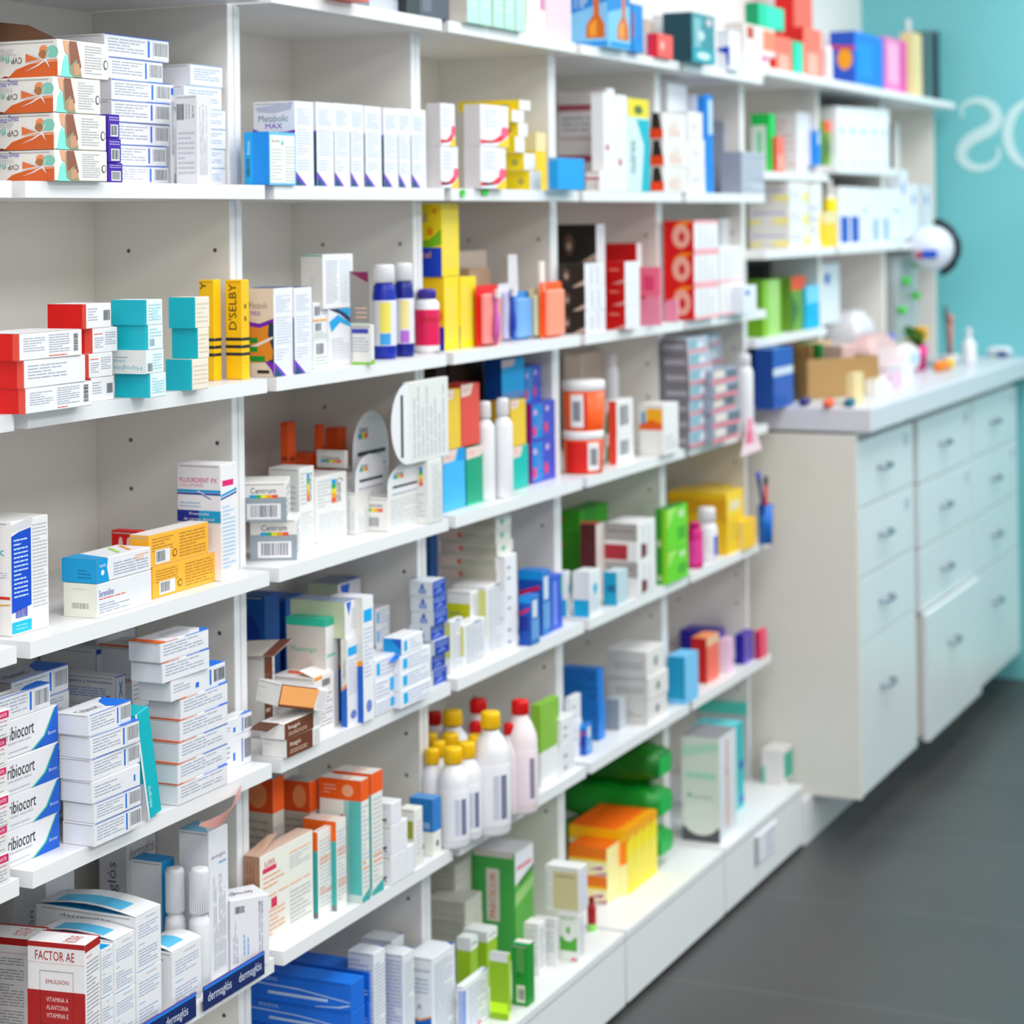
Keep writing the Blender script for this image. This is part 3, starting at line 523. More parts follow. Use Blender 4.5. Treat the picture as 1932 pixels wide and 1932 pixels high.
D('gtp', '#d9d3cc', [('r', '#f0eff0', 0, 0, 1, 1), ('l', '#8fd0b8', .1, .62, .8, .7, 1), ('r', 'gtl', 0, .93, 1, 1)], [('r', '#4ec2a6', 0, .93, 1, 1), ('t', '#6ec0a8', 'Meslergin', .12, .68, .66, .06), ('l', '#a8d4c4', .2, .2, .7, .36, 4)], [('r', '#4ec2a6', 0, 0, 1, 1)])
D('ort', '#f2f0ee', [('l', '#b8a0a0', .1, .1, .9, .75, 10), ('r', '#f0a050', 0, .94, .4, 1), ('b', '#666', .4, .8, .8, .92)], [('l', G, .1, .3, .8, .7, 5)], [('p', '#e86a3a', [(.3, .4), (.7, .4), (.6, .9), (.3, .8)])])
D('tbw', '#f1f1f4', [('r', '#36aee8', .1, .8, .85, .9), ('l', '#c0c8dc', .1, .35, .9, .76, 12), ('c', '#7a8cc8', .5, .12, .25, .05)], [('r', '#e4e2da', 0, 0, 1, 1), ('p', '#1a6ac0', [(0, 0), (0, .4), (1, .46), (1, 0)]), ('p', '#f0a040', [(0, .4), (1, .46), (1, .5), (0, .43)]), ('t', '#5a6cae', 'Nutrilon', .3, .56, .4, .2, 90)], [('r', '#eef0f6', 0, 0, 1, 1)])
D('tbw2', '#f1f1f4', [('p', '#2a6fd8', [(.1, .98), (.5, .98), (.3, .6)]), ('l', '#c0c8dc', .5, .2, .9, .8, 6)], [('r', '#c9d0b4', 0, 0, 1, 1)], [('r', '#9aa4b8', 0, 0, 1, 1), ('p', '#2a6fd8', [(.6, 0), (1, .6), (1, 0)])])
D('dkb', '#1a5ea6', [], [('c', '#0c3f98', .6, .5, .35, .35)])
D('sqr', '#f0f1f6', [('l', '#bcc4dc', .25, .1, .95, .9, 4), ('r', '#32b4e8', .08, .2, .22, .8)], [('l', '#c4cce0', .2, .3, .8, .7, 2)])
D('sqr2', '#f0f1f6', [('l', '#bcc4dc', .05, .1, .6, .9, 4), ('r', '#32b4e8', .62, .25, .85, .9)])
D('opb', '#f0f1f6', [('r', '#32b4e8', .1, .2, .25, .8), ('l', '#bcc4dc', .4, .2, .9, .8, 3)], [('r', '#149ad8', .05, .06, .97, .95), ('p', '#1668c0', [(.4, .95), (.97, .95), (.97, .3)])])
D('blp', '#dfe4ea', [('r', '#2f49a8', 0, 0, 1, 1), ('p', '#7a86d0', [(.1, .1), (.5, .5), (.8, .2)]), ('l', '#aab4e4', .1, .5, .9, .9, 2)], [('r', '#dde2e6', 0, 0, 1, 1), ('p', '#4a68b0', [(.4, .15), (.5, .8), (.6, .85), (.66, .2)]), ('r', '#8fa4cc', .38, .15, .72, .5)])
D('ppan', '#f0efe6', [('t', '#d86a60', 'SUPER', .08, .86, .2, .06), ('r', '#d84a68', .05, .8, .3, .85), ('l', '#f0b090', .06, .62, .45, .78, 3), ('l', G, .55, .7, .95, .85, 5), ('l', '#f0b898', .55, .86, .95, .9, 1), ('l', '#f0b898', .06, .52, .95, .56, 1), ('r', '#d84a68', .2, .4, .3, .5), ('l', G, .55, .1, .95, .48, 8), ('l', '#f0b898', .06, .1, .45, .4, 6)], [('r', '#a8826c', 0, 0, 1, 1), ('m', '#8c6650', .1, .05, .9, .95, 4)], [('r', '#d8c0b2', 0, 0, 1, 1)])
D('sup', '#efeee8', [('l', G, .12, .1, .9, .9, 18), ('l', '#f0a888', .12, .25, .9, .35, 2), ('l', '#f0a888', .12, .6, .9, .7, 2)], [('r', '#ec7424', 0, .78, 1, 1), ('r', '#55aeac', 0, .06, 1, .78), ('r', '#7c8486', 0, 0, 1, .06)], [('r', '#eae2da', 0, 0, 1, 1), ('l', '#e8a08c', .1, .3, .8, .6, 2)])
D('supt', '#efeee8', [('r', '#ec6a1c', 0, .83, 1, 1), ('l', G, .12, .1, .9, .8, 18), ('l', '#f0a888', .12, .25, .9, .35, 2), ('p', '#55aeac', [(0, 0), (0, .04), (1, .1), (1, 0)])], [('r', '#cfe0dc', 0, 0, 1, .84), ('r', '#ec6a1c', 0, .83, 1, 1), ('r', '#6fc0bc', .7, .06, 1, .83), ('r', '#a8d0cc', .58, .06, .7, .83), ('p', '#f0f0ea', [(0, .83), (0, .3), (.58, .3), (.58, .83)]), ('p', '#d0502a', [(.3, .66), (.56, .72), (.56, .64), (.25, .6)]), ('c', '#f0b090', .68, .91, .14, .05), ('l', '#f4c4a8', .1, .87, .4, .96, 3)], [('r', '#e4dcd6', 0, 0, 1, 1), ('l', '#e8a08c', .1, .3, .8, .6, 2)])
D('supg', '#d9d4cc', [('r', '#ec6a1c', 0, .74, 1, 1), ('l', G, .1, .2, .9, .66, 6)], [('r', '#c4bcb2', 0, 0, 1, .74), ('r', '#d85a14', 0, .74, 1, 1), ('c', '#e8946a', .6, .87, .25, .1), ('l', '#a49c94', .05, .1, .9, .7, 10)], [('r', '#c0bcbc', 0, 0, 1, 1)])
D('wdk', '#eeeef2', [], [('l', G, .3, .7, .8, .85, 1), ('p', '#3a3a42', [(.1, .1), (.4, .3), (.8, .25), (.5, .15)]), ('t', '#4a4a54', 'X', .3, .1, .5, .2)])
D('olv', '#efeee8', [('l', '#d8c8e0', .2, .2, .8, .8, 8)], [('r', '#9aa040', .1, .5, .9, .8)])
D('blc', '#eef0e8', [('r', '#3f7fc4', 0, .42, 1, 1), ('c', '#5a5c78', .5, .2, .15, .06)], [('r', '#3f7ab8', 0, .42, 1, 1), ('t', '#cfe0f4', 'EB', .6, .48, .25, .1), ('c', '#8a8c80', .5, .15, .12, .06)], [('r', '#5f9ad8', 0, 0, 1, 1)])
D('iraz', '#1272d2', [], [('t', '#b8d0ec', 'IRAZOL', .1, .74, .2, .12), ('p', '#cfe0f4', [(0, .62), (.5, .58), (1, .36), (.98, .34), (.5, .54), (0, .58)]), ('r', '#c4d8ee', .2, .26, .78, .36), ('p', '#cfe0f4', [(.66, .04), (.9, .12), (1, .24), (.98, .26), (.88, .15), (.66, .06)])], [('r', '#1f7ad8', 0, 0, 1, 1)], s='#0c58a8')
D('loc', '#e9ebee', [('l', I, .08, .05, .92, .92, 30)], [('l', I, .06, .3, .94, .95, 20), ('r', '#2a6ab8', .1, 0, 1, .0001)], [('p', '#2a5ab0', [(.85, .0), (1, .3), (1, 0)])])
D('locf', '#e9ebee', [('l', I, .08, .05, .92, .92, 30)], [('t', '#5a6a78', 'Micocur', .08, .84, .84, .04), ('l', '#9ab0c4', .15, .6, .85, .78, 4), ('p', '#7a8088', [(.4, .42), (.5, .5), (.6, .42), (.5, .46)]), ('p', '#e0a050', [(.08, .36), (.5, .33), (.95, .38), (.95, .36), (.5, .31), (.08, .34)]), ('p', '#1f64b4', [(.08, 0), (.08, .34), (.5, .31), (.95, .36), (.95, 0)]), ('l', '#9cc0e4', .25, .1, .8, .26, 3)], [('p', '#2a5ab0', [(.85, .0), (1, .3), (1, 0)])])
D('locs', '#eef0f4', [('l', '#b4bcd8', .2, .1, .9, .9, 10), ('r', '#8aa0d8', 0, 0, .1, .9), ('c', '#e07088', .6, .06, .1, .03)], [('r', '#a8b4d8', .2, 0, 1, .9)], [('p', '#3a80d8', [(.7, 0), (1, .3), (1, 0)])])
D('swo', '#eeeef4', [('l', '#c4c8da', .15, .45, .6, .9, 5), ('p', '#e8404c', [(0, .16), (.3, .08), (.7, .12), (1, .3), (1, .5), (.8, .34), (.5, .18), (.0, .06)]), ('c', '#ee6c8c', .84, .36, .12, .14), ('p', '#f8d040', [(.6, .04), (1, .26), (1, .0), (.6, 0)])], [('r', '#dcd8d8', 0, 0, 1, 1)])
D('yew', '#f2f0f0', [], [('r', '#f2d814', 0, 0, 1, 1), ('c', '#b8b060', .75, .45, .1, .2)], [('r', '#e8cc10', 0, 0, 1, 1)])
D('yeb', '#f2d010', [('r', '#ecdcae', 0, .68, 1, 1)], [('r', '#ecdcae', 0, .68, 1, 1), ('r', '#e8b418', 0, .3, .4, .66)])
D('fat', '#f0d60a', [('l', '#ece08a', .12, .12, .8, .86, 40)], [('r', '#f2d808', 0, 0, 1, 1), ('p', '#7ab428', [(0, .4), (0, .48), (.5, .52), (1, .66), (1, .44), (.5, .4)]), ('r', '#1248b4', 0, 0, 1, .4), ('t', '#e8a850', 'ital', .02, .26, .5, .09), ('t', '#2a5ab4', 'al', .02, .75, .32, .12), ('c', '#e89a30', .5, .62, .14, .06), ('c', '#e8a030', .7, .9, .1, .04)])
D('fatl', '#f0d60a', [('l', '#ece08a', .12, .12, .8, .86, 30)], [('r', '#f2cc08', 0, 0, 1, 1), ('r', '#1238a8', 0, 0, 1, .32), ('c', '#f09020', .7, .46, .25, .08)])
D('beig', '#ddcfc2'); D('beig2', '#c8a68c')
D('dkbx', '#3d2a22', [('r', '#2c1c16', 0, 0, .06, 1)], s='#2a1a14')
D('yet', '#e8c458', [('p', '#ecd8cc', [(0, .82), (.45, .84), (.6, 1), (0, 1)]), ('t', '#d04a5c', 'Te', .06, .88, .3, .06)], [('r', '#e0b010', 0, 0, 1, 1)])
D('ret', '#da5a50', [('p', '#ead4cc', [(0, .8), (.5, .82), (.66, 1), (0, 1)]), ('l', '#e08a88', .1, .86, .5, .94, 2)], [('r', '#c43a34', 0, 0, 1, 1)])
D('lbt', '#62b6ec', [('p', '#ead4cc', [(0, .8), (.5, .82), (.66, 1), (0, 1)]), ('l', '#e08a88', .1, .86, .5, .94, 2), ('r', '#149ad8', .66, .8, 1, 1)], [('r', '#149ad8', 0, 0, 1, 1)])
D('grt', '#0a9a78', [('p', '#ead4cc', [(0, .8), (.6, .82), (.8, 1), (0, 1)]), ('l', '#e08a88', .1, .86, .6, .94, 2), ('r', '#12c0a0', 0, 0, 1, .04)], [('r', '#0a8a6c', 0, 0, 1, 1)])
D('gtt', '#08b2a8', [('p', '#ead4cc', [(0, .74), (.5, .76), (.66, 1), (0, 1)]), ('l', '#e08a88', .1, .84, .4, .94, 2)], [('r', '#08a098', 0, 0, 1, 1)])
D('bbx', '#2aa6e6', [('p', '#e4ccd0', [(0, .8), (.5, .82), (.6, 1), (0, 1)]), ('r', '#6a8cc8', 0, 0, 1, .18)], [('r', '#0a4f98', 0, 0, 1, 1)])
D('pub', '#4a56b8', [('r', '#3f86c8', .05, .05, .45, .95), ('c', '#c4b0d8', .15, .75, .08, .08), ('c', '#d84a78', .12, .25, .08, .14), ('c', '#c4b0d8', .65, .8, .08, .08), ('c', '#d8506c', .6, .3, .08, .14), ('l', '#7a90d8', .2, .3, .5, .7, 4)], [('r', '#9a1c80', 0, 0, 1, 1)])
D('gst', '#dfded8', [('c', '#7ab4a4', .4, .5, .12, .25)], [('r', '#c4c0b4', 0, 0, 1, 1), ('r', '#b4b2a4', .35, .2, 1, .7), ('r', '#d8c4bc', 0, .2, .35, .9), ('c', '#d06a64', .36, .5, .04, .2)], s='#8f8d80')
D('olb', '#eeeef0', [('l', I, .1, .05, .92, .95, 30)], [('r', '#c4c840', 0, .54, .96, .82), ('l', '#8a9070', .1, .64, .9, .72, 1)])
D('olc', '#eeeef0', [('l', I, .1, .05, .92, .95, 28), ('c', '#8a9aa8', .6, .98, .2, .02)], [('r', '#cdd08a', 0, .3, 1, .95)])
D('whn', '#eeeef2', [('c', '#8a9aa4', .3, .25, .14, .05), ('c', '#8a9aa4', .3, .6, .14, .05)])
D('tpb', '#4a7cc4', [('r', '#dde4ee', .2, .55, .7, .9), ('r', '#7aa4d8', .1, .1, .9, .5)], [('r', '#1458b0', 0, 0, 1, 1), ('r', '#3a9ae0', 0, .86, 1, 1), ('p', '#d03858', [(.05, .6), (.9, .72), (.9, .78), (.05, .68)]), ('r', '#2a3a94', 0, .3, .8, .6)], s='#0c4890')
D('tpv', '#4a62c8', [('r', '#7f94e4', .15, .1, .5, .9), ('r', '#50b070', .85, .6, 1, .95)], [('r', '#1458b0', 0, 0, 1, 1)])
D('grn2', '#8cba54', [('r', '#f0f0f0', 0, 0, 1, .42)], [('r', '#8aba4a', 0, .42, 1, 1), ('r', '#e8e8ea', 0, 0, 1, .42), ('c', '#8ad068', .5, .2, .1, .12)], [('r', '#8cc04c', 0, 0, 1, 1)])
D('tgr', '#5fae48', [('p', '#f0eef4', [(0, 1), (0, .7), (1, .8), (1, 1)]), ('l', '#e0788c', .1, .8, .9, .9, 1), ('p', '#a4d088', [(.0, .62), (1, .7), (1, .6), (0, .5)]), ('p', '#2a4a3c', [(.2, .7), (1, .8), (1, .77), (.2, .67)])], [('r', '#52a85a', 0, 0, 1, 1), ('r', '#ded6d0', .04, .95, .96, 1), ('r', '#e8e0da', .34, .35, .64, .84), ('t', '#d03850', 'PRECICOR', .42, .38, .14, .42, 90)], [('r', '#ebe8f0', 0, 0, 1, 1)])
D('gry', '#cac8c0', [], [('l', '#9a9890', .05, .1, .95, .9, 12)])
D('lim', '#94b80a', [('r', '#f0f0f0', 0, .82, 1, 1), ('l', '#6a9a88', .2, .86, .9, .96, 1)], [('r', '#d8dadc', 0, .82, 1, 1)], [('r', '#eef0f0', 0, 0, 1, 1)])
D('lim2', '#a4cc0c', [('r', '#e0f0a0', 0, 0, 1, .12)], [('r', '#8cb404', 0, 0, 1, 1), ('r', '#dcdee0', 0, .88, 1, 1), ('r', '#c4f000', 0, .1, 1, .26)], [('r', '#c8ccc8', 0, 0, 1, 1)])
D('grd', '#2f8f3c', [], [('r', '#5a9a58', .3, .55, .8, .95), ('c', '#3a6a3c', .45, .5, .1, .05), ('r', '#dde4d4', .3, .06, .82, .34), ('b', 'blk', .4, .1, .75, .28)], [('r', '#1f9a58', 0, 0, .4, 1), ('r', '#f4f0ec', .4, 0, 1, 1)])
D('wgr', '#eeeeec', [('m', '#d4d6ea', .2, .1, .8, .9, 2)], [('l', '#9ac494', .15, .86, .9, .96, 1), ('r', '#58a848', .1, .22, .9, .52), ('c', '#eeeeec', .5, .56, .28, .14), ('c', '#6ab45a', .5, .66, .1, .08), ('c', '#e06a7a', .75, .05, .14, .03)])
D('bpan', '#eeeeec', [('r', '#e4e4ee', .1, .05, .9, .95)], [('r', '#d0c8a0', .22, .06, .95, .9), ('l', '#a08070', .3, .74, .85, .84, 1), ('l', G, .02, .1, .2, .9, 12)])
D('wtx', '#eeeeec', [('l', I, .1, .1, .9, .9, 14)], [('l', I, .1, .1, .9, .9, 14)])
D('rwb', '#e4dede', [('r', '#f0eef2', 0, 0, 1, 1), ('r', '#b04a58', 0, .0, 1, .0001)], [('r', '#a85864', 0, .55, 1, .68), ('l', '#9aa8a8', .1, .1, .9, .45, 3), ('r', '#d88a94', .75, .1, .82, .45)], s='#a06068')
D('wta', '#efeff2', [('c', '#c04060', .3, .3, .14, .04)])
D('yte', '#d8ecec', [('r', '#e8d818', 0, .8, 1, 1), ('c', '#5a6a30', .5, .88, .2, .05), ('p', '#14b4c4', [(.6, 0), (1, 0), (1, .78), (.4, .78), (.75, .5)]), ('t', '#4a5860', 'nutrex', .1, .2, .25, .35, 90)], [('r', '#e4e4ea', 0, 0, 1, 1)])
D('bcd', '#4aa0e0')
D('obl', '#eeecea', [('l', '#e0b4a0', .2, .15, .8, .5, 3), ('m', '#e8c8b8', .3, .1, .7, .8, 3)], [('r', '#e8581c', 0, .05, 1, .42), ('p', '#2a2420', [(.1, .42), (.9, .42), (.7, 1), (.2, 1)])])
D('whp', '#efeff2', [('l', '#d8b0a8', .2, .3, .7, .6, 2)]); D('blw', '#2f86d8', [('r', '#cfe0f4', .4, .6, .9, .95)], [('r', '#dfe4f0', 0, 0, .6, 1)])
D('grs', '#c4c8d4', [('l', '#8a90a0', .05, .2, .95, .8, 2)], [('r', '#a4a9b6', 0, 0, 1, 1)])
D('blk', '#241c1a', [('r', '#eeeef2', 0, 0, 1, 1), ('m', '#cfd0da', .2, .1, .8, .9, 2)], [('r', '#2a2320', 0, 0, 1, 1), ('c', '#6a5448', .3, .5, .13, .26), ('c', '#c8b8a8', .3, .46, .05, .1), ('p', '#c8b0a4', [(.5, .0), (1, .3), (1, .1), (.7, 0)])], s='#151010')
D('rdb', '#d03024', [('r', '#eeeef0', 0, 0, 1, 1)], [('r', '#c8281c', 0, 0, 1, 1), ('p', '#d8a098', [(.3, .0), (1, .22), (1, .06), (.7, 0)]), ('l', '#f08c7c', .2, .5, .7, .8, 1)], s='#901810')
D('rdb2', '#d03024', [('r', '#eeeef0', 0, 0, 1, 1)], [('r', '#cc3020', 0, 0, 1, 1), ('c', '#f0a490', .5, .6, .3, .18)], s='#901810')
D('pkb', '#f08aa0', [], [('r', '#ee7f98', 0, 0, 1, 1), ('r', '#e05a80', .2, .2, .7, .7)]); D('pkb2', '#eea4b8', [], [('r', '#e898b0', 0, 0, 1, 1), ('r', '#d44a5c', 0, .9, .3, 1)])
D('rci', '#f0eef0', [('r', '#f4b8c0', 0, 0, 1, .1), ('r', '#f4b8c0', 0, .9, 1, 1), ('m', '#d8dae2', .15, .15, .85, .85, 3)], [('r', '#d01f18', 0, 0, 1, 1), ('p', '#f08a28', [(.3, .8), (.6, 1), (1, .98), (.7, .82)]), ('c', '#eab4a4', .58, .5, .3, .38), ('c', '#c83a40', .6, .48, .1, .16)], s='#a01410')
D('rcw', '#f0eef0', [('r', '#f4c4cc', 0, 0, 1, .1), ('m', '#dcdee6', .15, .15, .85, .85, 3)])
D('dspl', '#efeeec', [('l', G, .1, .1, .9, .4, 4)], [('r', '#f0b020', .3, .5, .95, .92), ('p', '#e06a18', [(0, .5), (.95, .5), (.95, .62), (.5, .7), (.0, .6)]), ('r', '#4a90b8', .1, .62, .25, .86)])
D('smr', '#efeeee', [('b', '#7a7c84', .2, .3, .7, .85)], [('r', '#e0584c', .3, 0, 1, 1), ('p', '#2f7a40', [(0, .1), (.3, .1), (.3, .8), (.1, .6)])])
D('grx', '#b4bcc8', [('r', '#92b4c0', .1, .3, .5, .9), ('r', '#d8909c', .0, .0, 1, .2), ('c', '#dfe4ea', .6, .5, .15, .25)], [('r', '#7c7a80', 0, 0, 1, 1), ('r', '#a8a4ac', .1, .3, .9, .6)], s='#5c5a60')
D('grr', '#98a0b0', [('r', '#d88a94', 0, 0, 1, .3), ('r', '#e8dcd4', .1, .4, .5, .9), ('r', '#66707c', .6, .3, 1, .8)])
D('wtl', '#e8ecee', [('c', '#5ab0d4', .5, .6, .2, .12), ('l', '#c4d0dc', .1, .1, .9, .5, 5)], [('r', '#e4e6e8', 0, 0, 1, 1), ('r', '#18a4cc', .04, 0, .96, .38)])
D('tlw', '#cfe0e6', [('r', '#c4d8de', 0, 0, 1, 1)], [('r', '#14a0c4', 0, 0, 1, 1), ('r', '#0c6a94', .3, .4, .9, .6)])
D('mrn', '#e9e2dc', [('r', '#ece6e2', 0, 0, 1, 1)], [('r', '#5c2a2c', 0, 0, 1, 1)], [('r', '#dd6a58', 0, 0, 1, 1)])
D('gmr', '#efeeee', [('m', '#d8d4dc', .2, .1, .8, .9, 2), ('p', '#6a2a30', [(.2, .05), (.5, .1), (.5, .4), (.2, .45)])], [('r', '#a8a29e', 0, .55, 1, 1), ('l', '#6a6668', .1, .75, .9, .85, 1), ('r', '#a83c44', .0, .05, .7, .45)])
D('gsf', '#6fd028', [('r', '#4fa830', .5, .2, .9, .5), ('p', '#a8e070', [(0, .5), (.5, 1), (0, 1)]), ('c', '#c8e0b0', .7, .8, .15, .1)], [('r', '#3f8f38', 0, 0, 1, 1), ('r', '#8ad040', .6, 0, 1, 1), ('c', '#b8c8a0', .3, .2, .2, .1)], [('r', '#2f7f30', 0, 0, 1, 1)])
D('gbk', '#3f9a18', [('r', '#2f8a10', .2, 0, .6, 1), ('c', '#c86040', .1, .5, .05, .1)], [('r', '#3c9414', 0, 0, 1, 1), ('c', '#b84838', .2, .6, .06, .1)])
D('yls', '#f4d458', [('r', '#e8e0c0', .2, .7, .8, .85), ('r', '#f0c820', 0, 0, 1, .6), ('l', '#c8b060', .2, .2, .8, .5, 3)], [('r', '#e8bc24', 0, 0, 1, 1), ('p', '#d8a010', [(0, .5), (.6, .7), (1, .5), (1, .9), (0, .9)])], [('r', '#e8c860', 0, 0, 1, 1)])
D('ysm', '#f4c90c', [('r', '#f4c90c', 0, 0, 1, 1)], [('r', '#e4d490', 0, 0, 1, 1), ('l', '#c8b870', .1, .3, .9, .8, 3), ('r', '#6aa4d0', 0, 0, .7, .15)])
D('bsk', '#0f78c4', [('r', '#0f80d0', 0, 0, 1, 1)], [('r', '#0f70b8', 0, 0, 1, 1), ('c', '#0a5a9c', .85, .5, .05, .2)], s='#0a4f8a')
D('gyb', '#b4bcc4', [('r', '#bcc2c8', 0, 0, 1, 1)], [('r', '#8f9aa4', 0, 0, 1, 1)])
D('wst', '#e8e6e4', [('c', '#8a9090', .5, .5, .1, .2)], [('r', '#d0cecb', 0, 0, 1, 1), ('l', '#8a8a88', .2, .3, .9, .6, 2)], s='#9a9896')
D('tel', '#84c4ec', [('r', '#8ccaf0', 0, 0, 1, 1)], [('r', '#1497c0', 0, .1, 1, 1), ('r', '#e8ece8', 0, 0, 1, .0001)])
D('rdp', '#e07060', [('r', '#e87868', 0, 0, 1, 1), ('r', '#e8c0a0', 0, .8, 1, 1)], [('r', '#b81414', 0, 0, 1, 1)], [('r', '#f09a70', 0, 0, 1, 1)])
D('vlb', '#4a3aa4', [('r', '#6a60b0', 0, 0, 1, 1)], [('r', '#2e1c90', 0, 0, 1, 1)]); D('mgb', '#f04a6c', [('r', '#f0607c', 0, 0, 1, 1)], [('r', '#b80c58', 0, 0, 1, 1)]); D('lpk', '#ecc4e0', [], [('r', '#f0dcec', 0, 0, 1, 1)])
D('yox', '#f2e04c', [('r', '#f0e070', .1, .1, .9, .6), ('p', '#f0a818', [(0, .8), (1, .9), (1, 1), (0, 1)]), ('m', '#c8a850', .4, .1, .55, .7, 1)], [('r', '#f2ecc0', 0, 0, 1, 1), ('r', '#f0c010', 0, .8, 1, 1), ('p', '#f08c10', [(.8, .4), (1, .5), (1, .85), (.85, .8)]), ('r', '#b06a90', 0, .68, .5, .73), ('p', '#a83c98', [(.55, .18), (.8, .3), (.78, .2)]), ('p', '#e88a20', [(0, .0), (0, .6), (.45, .6), (.55, .1)])], [('r', '#e8700e', 0, 0, 1, 1), ('p', '#f0a820', [(0, 0), (1, 0), (1, .12), (0, .2)])])
D('yos', '#f2e48a', [('r', '#f4ecb0', 0, 0, 1, 1)], [('r', '#f2ecc0', 0, 0, 1, 1), ('r', '#f0c818', 0, .5, 1, .6), ('r', '#e07c18', 0, .6, 1, 1), ('p', '#a83c98', [(.5, .2), (.9, .36), (.88, .22)]), ('p', '#a83c98', [(.6, .02), (1, .14), (.98, .04)])], [('r', '#e0701a', 0, 0, 1, 1)])
D('mch', '#e4e6ec', [('m', '#b4bcc4', .3, .6, .6, .7, 2), ('r', '#e0a88c', .4, .1, .5, .95)], [('r', '#d8e0d8', 0, 0, 1, 1), ('r', '#55555a', 0, 0, 1, .14), ('c', '#dfe4dc', .5, .22, .5, .16), ('p', '#b8dcc8', [(0, .9), (1, .96), (1, .88), (.5, .84), (0, .8)]), ('r', '#b0d8c4', .1, .6, .9, .66), ('c', '#6ab48c', .2, .44, .06, .02), ('r', '#9aa09c', .2, .42, .8, .43)], [('r', '#8c8c90', 0, 0, 1, 1)])
D('tcf', '#d8dce6', [('r', '#3fb4b8', 0, 0, 1, 1), ('c', '#3a4cb0', .8, .1, .2, .04), ('c', '#3a4cb0', .8, .5, .2, .05)], [('r', '#d4e4e4', 0, 0, 1, 1)], [('r', '#7cd4dc', 0, 0, 1, 1)])
D('tbk', '#d8dce2', [('m', '#b4a8e0', .4, .3, .6, .6, 1)], [('r', '#b8c4c0', 0, 0, 1, 1), ('r', '#6ad0c0', 0, .85, 1, 1), ('l', '#9aa4a0', .1, .5, .9, .7, 4)], [('r', '#78d8c8', 0, 0, 1, 1)])
D('gwh', '#e4e2e0', [('r', '#44ae94', .2, .1, .95, .85)], [('r', '#e0dedc', 0, 0, 1, 1), ('r', '#58c0a4', 0, .0, .15, .5)])
D('mnt', '#bfe6d8', [('l', '#dff2ea', .2, .3, .8, .7, 3)], [('r', '#d8d4cc', 0, 0, 1, 1)]); D('bpk', '#f0d4e4', [('m', '#e4b4d0', .2, .2, .8, .9, 3)], [('r', '#ece8e0', 0, 0, 1, 1)]); D('wpk', '#ecece4', [('l', '#eec0c4', .1, .3, .6, .5, 2), ('r', '#d88ab0', .7, .7, .95, 1)])
amb_ = [('r', '#8cc4e8', 0, 0, 1, 1), ('p', '#1f86cc', [(0, .6), (1, .8), (1, 1), (0, 1)]), ('p', '#c8702c', [(.4, .16), (.92, .16), (.92, .4), (.78, .58), (.78, .98), (.62, .98), (.62, .58), (.42, .4)]), ('p', '#e8a050', [(.5, .2), (.7, .2), (.7, .5), (.5, .4)]), ('r', '#1f94dc', .1, .02, 1, .1)]
D('bot', '#8cc4e8', amb_, amb_+[('t', '#cfe0f0', 'TIP', .05, .7, .4, .2)]); D('botb', '#1688d4', [('r', '#b04a38', .0, .3, .15, .8)], [('r', '#1278c0', 0, 0, 1, 1)])
D('rsq', '#ee6a64', [('c', '#f4c4b8', .3, .5, .12, .2)], [('r', '#d8424c', 0, 0, 1, 1), ('r', '#8a2a94', 0, 0, .15, 1)]); D('dte', '#4a8a96', [('r', '#8ab8c0', .1, .3, .4, .9), ('r', '#0f9ca8', 0, 0, 1, .28), ('c', '#cfe4e4', .5, .14, .3, .08), ('c', '#c8dce0', .4, .55, .15, .1), ('c', '#d8c8c8', .75, .85, .12, .08)], [('r', '#0c4450', 0, 0, 1, 1)])
D('tds', '#3a4a54', [('m', '#8aa4a8', .2, .05, .8, .95, 3)]); D('bws', '#eef0f6', [], [('p', '#1448b8', [(.0, .55), (1, .6), (1, .1), (.8, .1), (.7, .4), (0, .5)])])
D('ybg', '#e9e0dc', [('r', '#b8402c', .1, .5, .3, .9), ('r', '#ee8c70', .6, .2, 1, .9)]); D('emr', '#20c49a', [('r', '#5ad8b8', .3, .1, .9, .9)], [('r', '#0a9a68', 0, 0, 1, 1)]); D('slm', '#f07c6c', [('r', '#f4b0a0', .2, .1, .8, .5)], [('r', '#d83a34', 0, 0, 1, 1)])
D('bct', '#0f80e0', [('r', '#1c90ee', .1, .2, .6, .8)], [('r', '#3a5ab8', 0, 0, 1, 1), ('c', '#e8a030', .6, .5, .3, .2), ('p', '#d04a58', [(0, .7), (1, .66), (1, .72), (0, .76)])]); D('pkt', '#e48cc0', [('r', '#d85aa4', .7, 0, 1, 1), ('r', '#f0b4d4', .1, .2, .6, .9)]); D('crm', '#ead4a4'); D('dks', '#3f5660', [('r', '#6f8a90', .6, 0, .9, 1)])
D('spn', '#eef0f4', [('c', '#a8c8dc', .5, .6, .2, .05), ('r', '#cfe4ee', .1, 0, .9, .1)]); D('spb', '#eef0f4', [('r', '#1458b8', .1, .05, .9, .5)]); D('spc', '#eceef2', [('r', '#8ab4d4', .3, .05, .7, .45)])
D('vap', '#ecebe8', [('l', '#c8c4dc', .1, .2, .6, .7, 3), ('r', '#f0e08a', .7, .1, .95, .5)], [('r', '#e4e2de', 0, 0, 1, 1), ('l', '#b0a8cc', .1, .45, .9, .75, 1), ('r', '#f0e4a0', 0, .1, .3, .3), ('r', '#f0e4a0', .6, .1, 1, .4)])
D('gfr', '#1fbf58', [('r', '#22c85c', 0, 0, 1, 1)], [('r', '#1fb858', 0, .8, 1, 1), ('r', '#d8e4dc', 0, 0, .8, .8), ('r', '#88c8a0', .3, 0, .6, .7)]); D('lns', '#e9e6e6', [('r', '#eeeef4', 0, 0, 1, 1)], [('l', '#e0b8b4', .05, .1, .95, .9, 7)])
